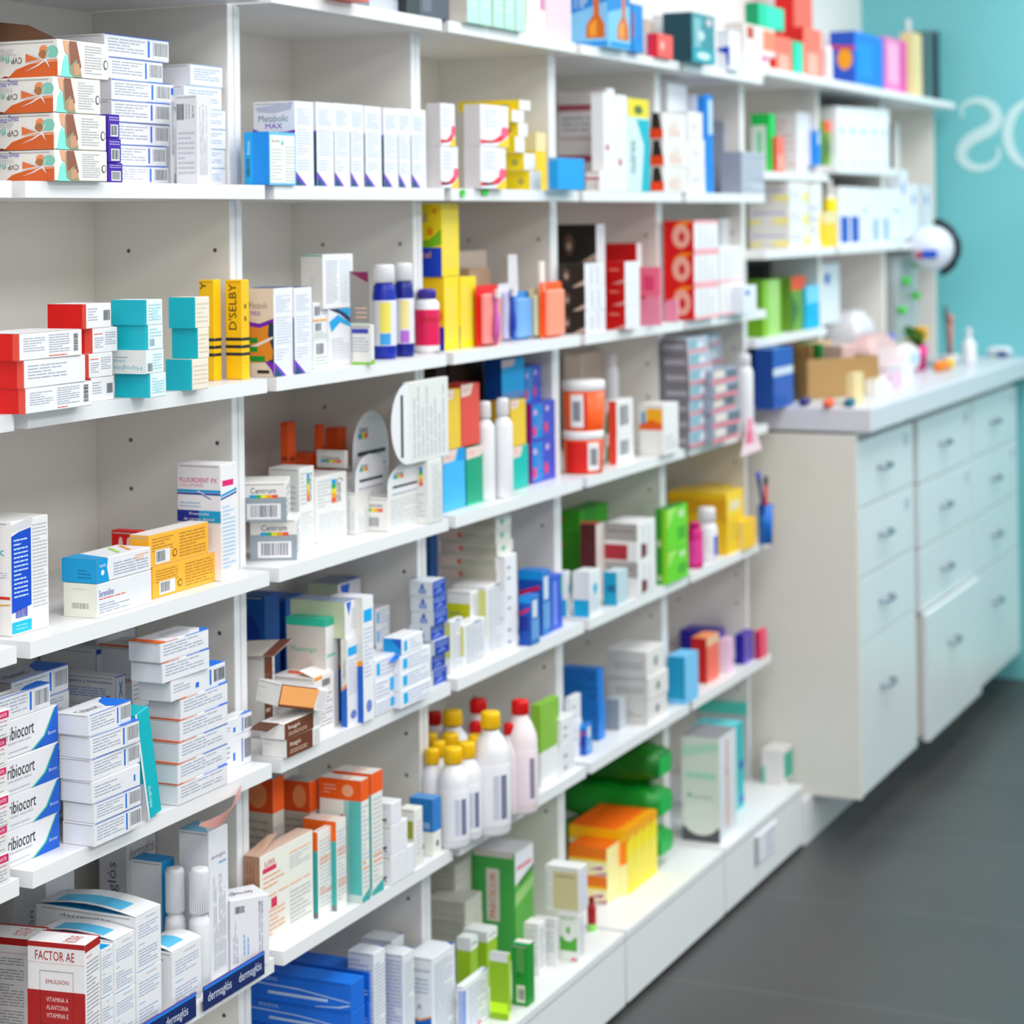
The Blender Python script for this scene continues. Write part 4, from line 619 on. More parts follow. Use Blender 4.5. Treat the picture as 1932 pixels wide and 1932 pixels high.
D('grl', '#86b818', [('r', '#a8d080', .3, 0, .9, 1)], [('r', '#6a9c10', 0, 0, 1, 1)]); D('gor', '#6f9a40', [('r', '#e86040', 0, .75, 1, 1), ('p', '#3f6a30', [(0, 0), (.5, .4), (0, .7)])]); D('cyb', '#2ab0dc', [('r', '#8ad0ee', 0, .6, 1, 1)]); D('whs', '#e6ebf2', [('c', '#1f6fc0', .3, .75, .15, .1)])
D('tanb', '#c09c72', [('r', '#b8946a', 0, 0, 1, 1)], [('r', '#c4a078', 0, 0, 1, 1)]); D('dkg', '#2e3032'); D('dkt', '#50525e', [('r', '#6c6f7c', .1, .1, .4, .9)]); D('blcb', '#1a5cae', [('r', '#cfdcea', 0, .55, 1, .68)], [('r', '#12478e', 0, 0, 1, 1)])
# ================================================================== second bay from the photo's edge (red and turquoise cartons)
def flap(parent, pts, m, t=.0006, name='flap', m2=None):
    """a thin card flap: 4+ corner points in the parent's local frame"""
    ps = [V(p) for p in pts]; n = (ps[1]-ps[0]).cross(ps[-1]-ps[0]).normalized(); k = len(ps); mb = MB()
    mb.add(ps, [tuple(range(k))], m); mb.add([p-n*t for p in ps], [tuple(range(k))], m2 or m)
    mb.add(ps+[p-n*t for p in ps], [(i, (i+1) % k, k+(i+1) % k, k+i) for i in range(k)], m2 or m)
    return obj(name, mb, parent)
# top shelf of that bay
g = 'stacked organic-pattern cartons'
z = ZS['A']; Yc = -.012; xs = [103, 102, 100.5, 109]; rs = [202.5, 200.7, 190, 205.7]; ts = [282, 212, 143.5, 73]
for i in range(4):
    q = B('cvp' if i == 3 else 'cvp2', z, (xs[i], None), .112, rs[i], ts[i], 'cream carton with orange leaf pattern, '+('topmost, its flap open' if i == 3 else ['bottom one', 'third from top', 'second from top'][i])+', in the patterned stack', Y=Yc, g=g); z = q.z+.0004
flap(q.o, [(0, .002, q.h+.0005), (0, .111, q.h+.0005), (.012, .111, q.h+.028), (.008, .05, q.h+.02)], '#54382a', m2='#5c4232')
g = 'white barcode cartons'
S('bar', 'A', (211, None), .1, 318, [312, 272, 229, 188, 148.5, 107, 64], 'white barcode carton, {o} in the tall stack behind the purple boxes', g, Y=.062, xs=[211, 211, 211, 211, 210.7, 206, 197.5], Rs=[316, 314, 320, 321, 323, 307.5, 319])
S('prp', 'A', (204.5, None), .05, 232, [307, 261, 215], 'small purple carton with white barcode, {o} beside the patterned stack', 'small purple cartons', Y=.004, Rs=[233, 229, 226])
B('whb', 'A', (323, None), .03, 334, 160, 'slim white carton with vertical print between the barcode stack and a grey carton', Y=.085)
B('fgr', 'A', (373, None), 333, 400.5, 178, 'tall pale grey carton with sideways barcode on its side', Y=.006)
S('cyl', 'A', (352, None), .09, 428, [316, 279, 241, 203, 160, 119], 'white carton with pale blue edges, {o} behind the tall grey carton', 'pale blue edged cartons', Y=.066, xs=[354, 354, 354, 354, 348, 360], Rs=[428, 428, 428, 428, 419, 421])
# shelf with the red and turquoise cartons
g = 'red-ended cartons, front stack'
S('red', 'B', (48.5, 782), .09, 175, [734, 681, 629.6], 'red-ended white carton, {o} in the low front stack', g, xs=[48.5, 45.7, 37], Rs=[175, 161.5, 155], dess=['red', 'red2', 'red'])
S('red3', 'B', (172, 759), .062, 215, [714, 668, 620.7, 573.6], 'red-ended white carton, {o} in the taller stack beside the turquoise cartons', 'red-ended cartons, taller stack', xs=[173, 168, 175, 163], Rs=[215, 213, 222, 210], dess=['red4', 'red3', 'red3', 'red4'])
S('tea', 'B', (284, 751), 217, 313.6, [705.6, 660.6, 614, 565.6], 'turquoise-ended carton, {o} in the stack beside the red cartons', 'turquoise-ended cartons', xs=[284, 276, 280, 277], Rs=[313.6, 309.5, 308, 307], dess=['tea', 'tew', 'teb', 'tea'])
S('teq', 'B', (363, 737), 313.6, 394, [678.6, 620.7, 561.5], 'turquoise-ended carton with cream side, {o} beside the yellow cartons', 'turquoise-ended cream cartons', xs=[363, 374, 369], Rs=[394, 395, 395.6])
B('dsb2', 'B', (405, 718.5), 377, 418.5, 528, 'tall yellow carton with black bands, half hidden behind a turquoise stack', g='tall yellow banded cartons')
B('dsb', 'B', (457.5, 716.5), 427, 472, 528, 'tall yellow carton with black bands and a sideways black name', g='tall yellow banded cartons')
# shelf with the rinse carton
q = B('benz', 'C', (23, 1202), .12, 93, 985, 'tall white carton with a deep blue panel, cut by the photo edge')
flap(q.o, [(0, 0, q.h*.9), (q.a*.54, 0, q.h*.93), (q.a*.54, -.003, q.h+.004), (.0, -.002, q.h-.004)], 'w', name='tuck_flap')
q = B('scr', 'C', (183, 1167), 121, 286.6, 1103, 'white carton with cream end and barcode, under the blue-ended carton', g='toothpaste cartons')
B('sblu', q.z+.0004, (183, None), 117, 285, 1057, 'white carton with sky blue end, lying on a cream-ended carton', Y=q.p.y, g='toothpaste cartons')
S('ylb', 'C', (288, 1131), .032, 408, [1072, 1010], 'amber carton with barcode, {o} of the pair beside the rinse carton', 'amber cartons', xs=[288, 281], Rs=[408, 394])
p = near(240, None, ZS['C'], .15)
B('redc', 'C', (262, None), 211, 276, 1003, 'small red carton with scalloped print, behind the amber cartons', Y=.1)
B('fluo', 'C', (418.5, 1097.5), 336.5, 448, 877, 'tall white rinse carton with pink lettering and blue stripes')
# shelf with the long stacks
S('pink', 'D', (20, 1662), .05, .13, [1605, 1553, 1496, 1443, 1388, 1335], 'white carton with a pink band, {o} in the stack at the photo edge', 'pink banded cartons', ref='R', jit=.6)
q = S('tri', 'D', (112, 1597), .06, .135, [1530, 1466, 1398, 1329], 'white carton with blue swoosh and large lettering, {o}', 'swoosh cartons', ref='R', jit=.5)
zt = q.z
q = B('bar', zt, (95, 1333), .055, .125, 1287, 'white barcode carton lying on the swoosh cartons', ref='R', g='white barcode cartons', Y=None)
S('bar', 'D', (134, None), .06, .125, [1545, 1495, 1446, 1397, 1348, 1300, 1252.5], 'white barcode carton, {o} in the stack behind the swoosh cartons', 'white barcode cartons', ref='R', Y=.1, dess=['bar', 'bar', 'bar', 'bar', 'nobar', 'nobar', 'bar'])
for i, (x, r, l, t) in enumerate([(219, 238.5, 134, 1278), (183.6, 205, 85, 1227)]):
    S('ant', 'D', (x, None), .1, r, [t+52*k for k in range(5-i, 0, -1)]+[t], 'blue-printed white carton, {o} in the pile behind the barcode stack', 'blue-printed cartons', Y=.105+.115*i*.6, jit=.3) if i == 0 else B('ant', ZS['D'], (x, None), .1, r, t, 'blue-printed white carton standing highest behind the swoosh cartons', Y=.2)
S('bar', 'D', (179, 1599), 118, 267.6, [1555.6, 1516.6, 1474.5, 1431.8, 1387.7, 1346.4], 'white barcode carton, {o} in the front stack beside the swoosh cartons', 'white barcode cartons', xs=[179, 178.5, 174, 173, 171, 168], Rs=[267.6, 266, 265, 264.7, 263, 247.6], dess=['bar', 'bar', 'barU', 'bar', 'bar', 'bar'])
B('whb', 'D', (264, None), .05, 275, 1336, 'tall slim white carton with a blue top, behind the front barcode stack', Y=.012)
q = B('leant', 'D', (280, None), .05, 306, .15, 'turquoise carton leaning against the tall orange-edged stack', ty=-11, Y=-.004)

ts = [1481.6, 1443, 1403, 1362, 1322, 1282, 1242.5, 1204]
S('orw', 'D', (336, 1521), 275, 430, ts, 'white carton with orange edges, {o} in the tall stack beside the turquoise carton', 'orange-edged cartons', xs=[336, 336, 338, 340, 341.6, 323, 307, 303], Rs=[428, 429, 430, 430, 430, 425.5, 395.6, 394], dess=['orw']*5+['orb', 'orw', 'orw'])
S('orw', 'D', (252, None), .06, 300, [1500, 1450, 1400, 1342, 1283, 1221], 'white orange-edged carton, {o} in the rear stack near the back panel', 'orange-edged cartons', Y=.145)
B('vit', 'D', (185, None), .09, 262, 1180, 'white carton with orange bar and dark name, at the back', Y=.238)
B('plain', 'D', (392, None), .05, 452, 1218, 'white carton with a small blue mark, behind the orange-edged stack', Y=.115)
S('orb', 'D', (412, None), .06, 475, [1403, 1367], 'white barcode carton with blue edge, {o} of the pair by the shelf upright', 'white barcode cartons', Y=.035)
# hanging shelf talker of clear reddish plastic
mb = MB(); p0 = ony(452, 1487, -.003); p1 = ony(377, 1556, -.03)
for i in range(8):
    t0, t1 = i/8, (i+1)/8
    f2 = lambda t: (p0+(p1-p0)*t+V((0, -.012*sin(pi*t), -.012*sin(pi*t))), .012*sin(pi*min(1, t*.9+.1))+.002)
    (a, wa), (b, wb) = f2(t0), f2(t1)
    mb.add([a+V((-wa, 0, -wa*.6)), b+V((-wb, 0, -wb*.6)), b+V((wb, 0, wb*.6)), a+V((wa, 0, wa*.6)), a+V((-wa, .0008, -wa*.6)), b+V((-wb, .0008, -wb*.6)), b+V((wb, .0008, wb*.6)), a+V((wa, .0008, wa*.6))], [(0, 1, 2, 3), (4, 5, 6, 7), (0, 1, 5, 4), (2, 3, 7, 6)], glassy('#d8a49c', .8, .25))
tag(obj('shelf_talker', mb), 'curved reddish plastic strip hanging from the shelf above the skin cream cartons', 'shelf talker')
# skin cream shelf
B('fact', 'E', (163, None), 54, 191.6, 1784, 'white and dark red emulsion carton facing the camera', Y=-.035, yaw=8, g='dark red emulsion cartons')
B('fac2', 'E', (59, None), .085, .05, 1773, 'white carton with dark red rim, half hidden behind the emulsion carton', Y=.078, yaw=8, g='dark red emulsion cartons')
def lid(q, c='#f1f1f3', bulge=.006):
    mb = MB(); n = 6; vs = []; a, b = q.a, q.b
    for i in range(n+1):
        t = i/n; hz = q.h+.0006+bulge*sin(pi*t)
        vs += [(.0, b*(1-t), hz), (a, b*(1-t), hz)]
    mb.add(vs, [(2*i, 2*i+1, 2*i+3, 2*i+2) for i in range(n)], c)
    vs2 = [(x*1 if x == 0 else x, y, zz-.0008) for x, y, zz in vs]; mb.add(vs2, [(2*i, 2*i+1, 2*i+3, 2*i+2) for i in range(n)], c)
    u = [(x*.98+a*.01, y, zz+.0003) for x, y, zz in vs]
    mb.add([(a*(.1 if j % 2 == 0 else .6), y, zz) for j, (x, y, zz) in enumerate(u)], [(2*i, 2*i+1, 2*i+3, 2*i+2) for i in range(1, n-1)], '#6fc0e4')
    return obj('lid', mb, q.o)
S('derm', 'E', (193, None), .06, 216, [1886, 1792], 'white skin cream carton, {o} of the pair right behind the emulsion carton', 'skin cream cartons', Y=.012, jit=0)
q = S('derm', 'E', (217, None), .12, 257, [1878, 1776], 'white skin cream carton with bulging blue lid, {o} of the pair in the middle', 'skin cream cartons', Y=.012, jit=0); lid(q)
q = S('derm', 'E', (258.5, None), .165, 306, [1838, 1731.7], 'white skin cream carton with bulging blue lid, {o} of the tallest pair', 'skin cream cartons', Y=.012, jit=0); lid(q, bulge=.009)
q = B('derm', 'E', (326, None), .06, 381, 1798, 'low white skin cream carton with blue lid, behind the nearer label strip', Y=.012, g='skin cream cartons'); lid(q)
B('dtal', 'E', (397, None), 340, 433, 1571.5, 'tallest white skin cream carton with grey print, beside the roll-on bottles', Y=.03, g='skin cream cartons')
B('demu', 'E', (307, None), 249, 331, 1628, 'white carton with sky blue front, behind the roll-on bottles', Y=.1, g='skin cream cartons')
B('dbig', 'E', (241, None), .05, 340, 1562, 'large white carton with grey lettering, standing at the back', Y=.205, g='skin cream cartons')
B('dbk', 'E', (89, None), .055, 143, 1650, 'white carton with grey lettering, at the back behind the emulsion cartons', Y=.2, g='skin cream cartons')
B('drot', 'E', (436, 1834), .055, 509, 1700, 'white carton turned on the shelf, upside-down lettering on its top', yaw=-34, g='skin cream cartons')
for i, (cx, wd, t, bt, Y) in enumerate([(332, 40, 1637, 1800, .068), (378, 42, 1637, 1832, .03)]):
    bottle('E', (cx, None), wd, t, 'white roll-on bottle '+['nearer the blue-fronted carton', 'nearer the tallest skin cream carton'][i], 'roll_on_bottle', g='white roll-on bottles', Y=Y, sh=.5, nk=.6, nr=.7, cr=.86, capb=.62)
# ================================================================== bay with the purple-cornered cartons
B('line', 'A', (508, None), 461.5, 558, 248, 'bright blue carton with white information panel', Y=-.004)
p0 = near(558, None, ZS['A'], .006)
for i, (a, b, t) in enumerate([(558, 593, 190), (598.5, 631, 192), (632, 661.5, 194), (662.6, 687.6, 196.5), (690, 721, 199.5), (725.6, 752, 203), (753, 776, 204), (777.5, 805, 205.5)]):
    B('met', 'A', (a, None), .075, b, t, ['first', 'second', 'third', 'fourth', 'fifth', 'sixth', 'seventh', 'last'][i]+' white carton with purple corner, counting from the blue carton', Y=.006, g='purple-cornered cartons on the top shelf')
B('met2', 'B', (517.7, 711.5), 473, 555, 544, 'purple-cornered carton showing a picture of a waist', g='purple-cornered cartons by the yellow cartons')
B('met2', 'B', (556.5, 706.5), .08, 590, 543, 'purple-cornered carton standing beside the one with the waist picture', g='purple-cornered cartons by the yellow cartons')
q = B('swsh', 'B', (622, None), .06, 663, 584, 'white carton with dark blue and cyan swoosh, under the tall white carton', Y=.03)
B('grwh', q.z+.0004, (609.5, None), 569, 667, 481, 'tall white carton with a green rim, standing on top of others', Y=.03)
q = S('wbar', 'B', (592, 696), .055, 640, [644, 607, 571.5], 'small white carton, {o} in the low pile before the tall white carton', 'small white cartons in a low pile', dess=['wbar', 'wbar', 'yend'], Rs=[641, 628, 640], jit=0)
S('gpur', 'B', (701, 688), 664.6, 707, [613, 511], 'white carton in the narrow pair beside the vitamin bottles, {o}', 'narrow white cartons', dess=['gpur', 'maro'], Rs=[707, 697], xs=[701, 697], jit=0)
vb = [('#efe9a8', 185, 236, .16, .5), ('#e8e8ee', 240, 300, .16, .5), ('#5aa4dc', 185, 236, .16, .22)]
bottle('B', (725.5, 678), 45, 499, 'dark blue vitamin bottle with white cap and yellow label, the nearer one', 'vitamin_bottle', g='blue vitamin bottles', body='#1638a0', cap='w', lab='#e4e4ec', sh=.68, nk=.8, nr=.7, cr=.86, l0=.14, l1=.62, bands=[('#ece27a', 185, 238, .28, .6), ('#5aa4dc', 185, 238, .15, .27)])
bottle('B', (762.5, 673.5), 38, 496, 'dark blue vitamin bottle with white cap and cream label, beside the pink jar', 'vitamin_bottle', g='blue vitamin bottles', body='#1c2a80', cap='w', lab='#e4e4ec', sh=.68, nk=.8, nr=.7, cr=.86, l0=.14, l1=.62, bands=[('#ece0a0', 185, 238, .3, .6), ('#b478c8', 185, 238, .15, .28)])
bottle('B', (806, 667), 47, 545, 'pink labelled jar with a purple flip cap', 'jar', body='w', cap='#4a3f98', lab='#d43a60', sh=.76, nk=.84, nr=.6, cr=.72, l0=.12, l1=.68, bands=[('#c02448', 180, 310, .48, .56)])
# multivitamin shelf
S('cen', 'C', (561, 1056), .072, .08, [979, 905], 'grey-ended multivitamin carton with barcode, {o} of the pair near the upright', 'multivitamin cartons', yaw=27, xs=[561, 541], jit=.4)
B('cenv', 'C', (566, 1034), 508, 594, 884, 'white multivitamin carton with sideways rainbow, behind the grey-ended pair', g='multivitamin cartons')
q = B('cenv', 'C', (597, 1026), .09, 655.5, 902, 'white multivitamin carton with sideways rainbow and two print columns', g='multivitamin cartons')
B('cenh', q.z+.0004, (652, None), 597, 657, 851, 'grey-shaded multivitamin carton lying on top of another', Y=q.p.y+.015, g='multivitamin cartons')
for i, (a, b, t, l) in enumerate([(546, 560, 797, .016), (604, 614, 801, .01), (640, 655, 808, .026)]):
    B('orx', 'C', (a, None), l, b, t, 'orange carton at the back of the multivitamin shelf, '+['alone near the upright', 'in the middle', 'nearest the arched cartons'][i], Y=.2, g='orange cartons at the back')
B('orx', 'C', (585, None), .05, 612, 858, 'low orange carton lying between the upright orange ones', Y=.21, g='orange cartons at the back')
def arch(q, hgt, bar=True, face='F', cx=.0):
    a = q.a if face == 'F' else q.b; n = 12; r = hgt
    pts = [(0, 0), (a, 0)]+[(a/2+a/2*cos(pi*i/n), hgt*.35+hgt*.65*sin(pi*i/n)) for i in range(n+1)]
    mb = MB()
    if face == 'F': o, eu, ev, nn = (0, 0, q.h), (1, 0, 0), (0, 0, 1), (0, -1, 0)
    mb.prism(pts, .0012, 'w', o, eu, ev)
    fr = lambda u, v, n: (u*a, -n, q.h+v*hgt)
    prints(mb, rnb(.14, .55, .26, .1)+[('t', 'blk', 'Centrum', .16, .66, .24, .1), ('r', '#2c3038', .12, .26, .9, .33), ('r', '#b8bac0', .1, .05, .9, .1)], fr)
    return obj('arched_flap', mb, q.o)
q = B('cenp', 'C', (668, None), .06, 735, 893, 'white multivitamin carton with the tallest arched flap, behind the others', Y=.085, g='arched multivitamin cartons'); arch(q, zat(q.p, 781)-q.z)
q = B('cenp', 'C', (672, None), .05, 728, 930, 'white multivitamin carton with arched flap, in the middle of three', Y=.055, g='arched multivitamin cartons'); arch(q, zat(q.p, 862)-q.z)
q = B('cenb', 'C', (733, 1004), 682, 803.5, 940, 'front white multivitamin carton with rainbow end and arched flap', g='arched multivitamin cartons'); arch(q, zat(q.p, 880)-q.z)
q = B('cend', 'C', (808, 989), 756, 836, 870, 'white multivitamin carton under the one lying on its side', g='arched multivitamin cartons')
q2 = B('cenp', q.z+.0004, (773, None), .012, 847, 722, 'large white carton on top, its arched flap turned sideways', Y=q.p.y+.002, g='arched multivitamin cartons')
mb = MB(); hh = q2.h; pts = [(0, 0)]+[(-.062*sin(pi*i/12), hh/2-hh/2*cos(pi*i/12)) for i in range(13)]
mb.prism(pts, .0012, 'w', (0, .001, 0), (1, 0, 0), (0, 0, 1)); prints(mb, [('r', '#24302f', -.46, .1, -.32, .86)], lambda u, v, n: (u*.062+.0, .001-n, v*hh)); obj('arched_flap', mb, q2.o)
# ------------------------------------------------------------------ same bay, blue-white cartons shelf
q = S('brw', 'D', (541, 1431), 494.5, 605, [1396, 1365], 'brown-sided white carton, {o} of the open pair near the upright', 'brown-sided cartons', xs=[541, 537], Rs=[605, 608], jit=.6)
for k in range(1): flap(q.o, [(0, q.b, q.h), (0, q.b*.2, q.h), (-.03, q.b*.3, q.h-.006), (-.032, q.b*.98, q.h-.004)], '#efe9e2', m2='#5a3a2c')
q = B('brw', q.z+.004, (524, None), .06, .09, .034, 'brown-sided white carton tipped over the pair, its end open', Y=.012, yaw=-24, ty=14, g='brown-sided cartons'); q.o.location.z += .018
flap(q.o, [(.002, -.0006, .004), (q.a*.75, -.0006, .004), (q.a*.8, -.0008, q.h*.95), (.002, -.0008, q.h*.95)], '#f2b078', name='inner_face')
q = B('brw', 'D', (500, None), .07, 520, 1240, 'brown and white carton standing behind the tipped one, lid card raised', Y=.09, g='brown-sided cartons')
flap(q.o, [(-.02, .06, q.h+.001), (-.02, -.03, q.h+.008), (.045, -.025, q.h+.022), (.035, .05, q.h+.016)], '#e2d8d0', m2='#b8a598'); flap(q.o, [(-.02, -.01, q.h+.0075), (-.02, -.03, q.h+.0088), (.044, -.024, q.h+.0226), (.042, -.004, q.h+.0206)], '#7a4a3a', name='printed_band')
q = B('ort', 'D', (594, 1390), .075, 631, 1280, 'white carton with an open orange-edged top, before the mint-topped carton')
flap(q.o, [(0, .002, q.h+.0008), (q.a, .002, q.h+.0008), (q.a*.9, .03, q.h+.008), (.004, .03, q.h+.009)], '#f4f1ee', m2='#e8915a')
B('gtp', 'D', (616, None), 542, 639, 1169, 'white carton with a mint green lid band', Y=.03)
q = B('tbw', 'D', (656, 1372), 645, 678, 1207, 'tall white carton with a sky blue square, in front of a pale green one', g='tall white and blue cartons')
B('tbw', 'D', (686.5, 1364), .06, 707, 1129, 'tallest white carton with a sky blue square near its top', g='tall white and blue cartons')
B('tbw2', q.z+.0004, (651, None), .1, 676, 1137, 'white carton with pale green side, standing above the shorter blue-based carton', Y=q.p.y+.004, g='tall white and blue cartons')
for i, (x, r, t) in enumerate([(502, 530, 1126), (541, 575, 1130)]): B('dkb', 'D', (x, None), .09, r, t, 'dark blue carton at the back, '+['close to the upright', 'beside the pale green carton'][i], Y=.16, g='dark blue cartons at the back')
B('tbw2', 'D', (640, None), .06, 683, 1103, 'white and blue carton lying highest at the back', Y=.17, g='tall white and blue cartons')
S('sqr2', 'D', (709.5, 1352), .055, 753, [1325, 1286, 1246], 'white carton with sky blue square, {o} of the lower pile', 'white cartons with sky blue squares', dess=['sqr2', 'sqr2', 'sqr'], jit=.7)
q = S('sqr', 'D', (757, 1338), .055, 815, [1304, 1272, 1240], 'white carton with sky blue square, {o} of the pile under the open carton', 'white cartons with sky blue squares', jit=.7)
q = B('opb', q.z+.0004, (758.5, None), 721.6, 798, 1205, 'white carton with open sky blue end, on top of a pile', Y=q.p.y, g='white cartons with sky blue squares')
flap(q.o, [(-.0005, .002, .001), (-.0005, q.b-.002, .001), (-.022, q.b-.004, -.006), (-.022, .004, -.006)], '#1f7ed4')
S('sqr', 'D', (711, None), .05, 738, [1300, 1260, 1220, 1185, 1150], 'white carton with sky blue square, {o} of the rear pile', 'white cartons with sky blue squares', Y=.095)
S('blp', 'D', (818, 1294), 740, 843, [1266, 1238, 1210, 1182, 1154, 1126, 1097], 'white carton with blue patterned front, {o} of the pile at the shelf end', 'blue patterned cartons', jit=2)
for i, (x, r, t) in enumerate([(705, 742, 1090), (745, 790, 1100)]): B('dkbx' if i else 'dkb', 'D', (x, None), .06, r, t, ['dark blue carton high at the back', 'dark brown carton at the back'][i]+', above the sky blue squares', Y=.2)
# effervescent shelf
q = B('ppan', 'E', (492, None), .1, 592, 1618, 'cream open display carton with pink and orange print', Y=.031)
flap(q.o, [(.002, .001, q.h), (.002, q.b, q.h), (.07, q.b, q.h+.012), (.085, .02, q.h+.012)], '#d9c0b0', m2='#c8a894', name='lid')
B('sup', 'E', (601, 1733), 590, 630, 1571, 'cream carton with orange and teal spine, next to the open display carton', g='orange and teal cartons')
B('sup', 'E', (636, 1719), .06, 655, 1551, 'cream carton with orange and teal spine, second from the open display carton', g='orange and teal cartons')
B('supt', 'E', (684, 1704), 606, 698.5, 1474, 'tall carton with orange top band and teal stripe, the broad one', g='orange and teal cartons')
B('supt', 'E', (703, 1691), .07, 724, 1461, 'tall carton with orange top band, nearest the small white cartons', g='orange and teal cartons')
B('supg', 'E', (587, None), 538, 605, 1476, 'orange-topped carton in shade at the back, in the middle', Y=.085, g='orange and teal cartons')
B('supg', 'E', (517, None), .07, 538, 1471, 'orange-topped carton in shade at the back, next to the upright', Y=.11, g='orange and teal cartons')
q = ROW('wdk', 'E', (739, 1671), .035, 783, 1616, 3, '{o} small white carton of the bottom row, beside the tall orange-topped carton', 'small white cartons in a block', yaw=0)
q2 = ROW('wdk', q.z+.0003, (739, None), .035, 770, 1559, 2, '{o} small white carton of the middle row, above the bottom three', 'small white cartons in a block', Y=q.p.y)
B('wdk', q2.z+.0003, (739, None), .035, 758, 1517, 'small white carton on the very top of the block beside the tall orange-topped carton', Y=q.p.y, g='small white cartons in a block')
B('olv', 'E', (783.5, 1640), .03, 798.5, 1528, 'slim white carton with an olive side strip')
B('blc', 'E', (818, 1616), 774, 833, 1509, 'white carton with steel blue upper half, beside the large white bottle')
# lowest level of that bay: blue cartons, lotions
z1 = ZS['G']; 
q = S('iraz', 'G', (664.5, None), .19, 690, [1960, 1912, 1858], 'long deep blue carton with white swoosh, {o} of the front pile', 'long deep blue cartons', Y=-.005, jit=.8)
S('iraz', 'G', (697, None), .19, 724, [1940, 1889, 1836], 'long deep blue carton with white swoosh, {o} of the rear pile', 'long deep blue cartons', Y=.028, jit=1.2)
def puff(q, c='#f1f1f3'):
    mb = MB(); n = 6; vs = []
    for i in range(n+1):
        t = i/n; hz = q.h+.0006+.012*sin(pi*t); vs += [(q.a*(1 if 0 else t), .001, hz), (q.a*t, q.b, hz)]
    mb.add(vs, [(2*i, 2*i+1, 2*i+3, 2*i+2) for i in range(n)], c); mb.add([(x, y, zz-.0008) for x, y, zz in vs], [(2*i, 2*i+1, 2*i+3, 2*i+2) for i in range(n)], c); obj('lid', mb, q.o)
B('locf', 'G', (817.5, None), 767.5, 860, 1809, 'white lotion carton with a blue panel, in front of its row', Y=.0, g='white lotion cartons')
B('loc', 'G', (763, None), 714, .04, 1802, 'white lotion carton with raised lid, second of the front row', Y=.012, g='white lotion cartons')
B('loc', 'G', (708, None), 659, .04, 1800, 'white lotion carton with raised lid, nearest the blue cartons', Y=.02, g='white lotion cartons')
for i, (x, t) in enumerate([(742, 1776), (788, 1772)]): q = B('loc', 'G', (x, None), .06, .045, t, 'white lotion carton in the rear row, '+['nearer the blue cartons', 'nearer the shelf end'][i], Y=.085, g='white lotion cartons')
B('locs', 'G', (875, None), 862, 922.6, 1861, 'short white carton with pale blue side, before the lime cartons', Y=-.02)
# ================================================================== bay with the yellow-capped bottles
z = ZS['A']
S('swo', 'A', (832, None), 806, 865, [275.5, 194], 'white carton with red and yellow swoosh, {o} of the pair by the upright', 'swoosh-fronted cartons', Y=.0, jit=.5, Rs=[869, 859])
S('swo', 'A', (907, None), 876, 955, [275.5, 196], 'white carton with red and yellow swoosh, {o} of the broad pair', 'swoosh-fronted cartons', Y=-.012, jit=.5, Rs=[953, 960])
q = S('yew', 'A', (1000, None), .075, 1021, [322, 289, 259, 233, 210], 'small yellow carton with white end, {o} of the staggered pile', 'small yellow cartons', Y=.03, xs=[1000, 989, 972, 978, 966], jit=1.5, Rs=[1021, 1010, 990, 996, 989])
B('yew', q.z+.0004, (980, None), .13, 1001, 188, 'longer yellow carton with white end, topping the staggered pile', Y=.03, g='small yellow cartons')
B('yeb', 'A', (1012, None), .05, 1031, 249, 'tall yellow carton with cream top, against the upright', Y=.06)
B('bcd', 'A', (1053, None), .02, 1103, 297, 'plain light blue carton with a side tab, on the shelf joint', Y=-.03, dims=None)
# yellow dispenser cartons
q = B('fatl', 'B', (839, 662), .045, 867, 523, 'yellow carton at the bottom, under the tall yellow one', g='yellow dispenser cartons')
B('fat', q.z+.0005, (834, None), .045, 867, 384, 'tall yellow carton with a meadow picture and blue base', Y=q.p.y, g='yellow dispenser cartons')
B('fatl', 'B', (869, 658), .045, 900, 523, 'yellow carton beside the stacked pair, next to the red toothbrush pack', g='yellow dispenser cartons')
B('beig', 'B', (866, None), .05, 920, 474, 'pale beige carton at the back, behind the yellow cartons', Y=.17); B('beig2', 'B', (888, None), .04, 926, 507, 'tan carton behind the red toothbrush pack', Y=.12)
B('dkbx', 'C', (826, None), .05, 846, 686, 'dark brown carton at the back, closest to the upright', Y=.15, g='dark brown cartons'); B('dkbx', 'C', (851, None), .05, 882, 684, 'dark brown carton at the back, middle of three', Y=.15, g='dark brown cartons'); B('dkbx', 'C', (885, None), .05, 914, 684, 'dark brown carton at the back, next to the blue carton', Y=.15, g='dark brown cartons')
def pack(k, x0, x1, yb, yt, c, cc, label, g, Y=None, lean=0, extra=None, name='blister_pack', cat='toothbrush pack'):
    z = ZS[k]+.0003; p = near(x0, yb if Y is None else None, z, Y); a = abs(along(p, V((1, 0, 0)), x1)); h = zat(p, yt)-z
    mb = MB(); r = .006; pts = [(r, 0), (a-r, 0), (a, r), (a, h-r), (a-r, h), (r, h), (0, h-r), (0, r)]
    mb.prism(pts, .0012, c, (0, 0, 0), (1, 0, 0), (0, 0, 1))
    o = obj(name, mb, None, p); o.rotation_euler = (rad(-lean), 0, 0); tag(o, label, cat, g)
    m2 = MB(); m2.box(a*.12, -.013, h*.04, a*.88, -.0005, h*.86, cc, .005); obj('blister', m2, o)
    if extra: extra(o, a, h)
    return o
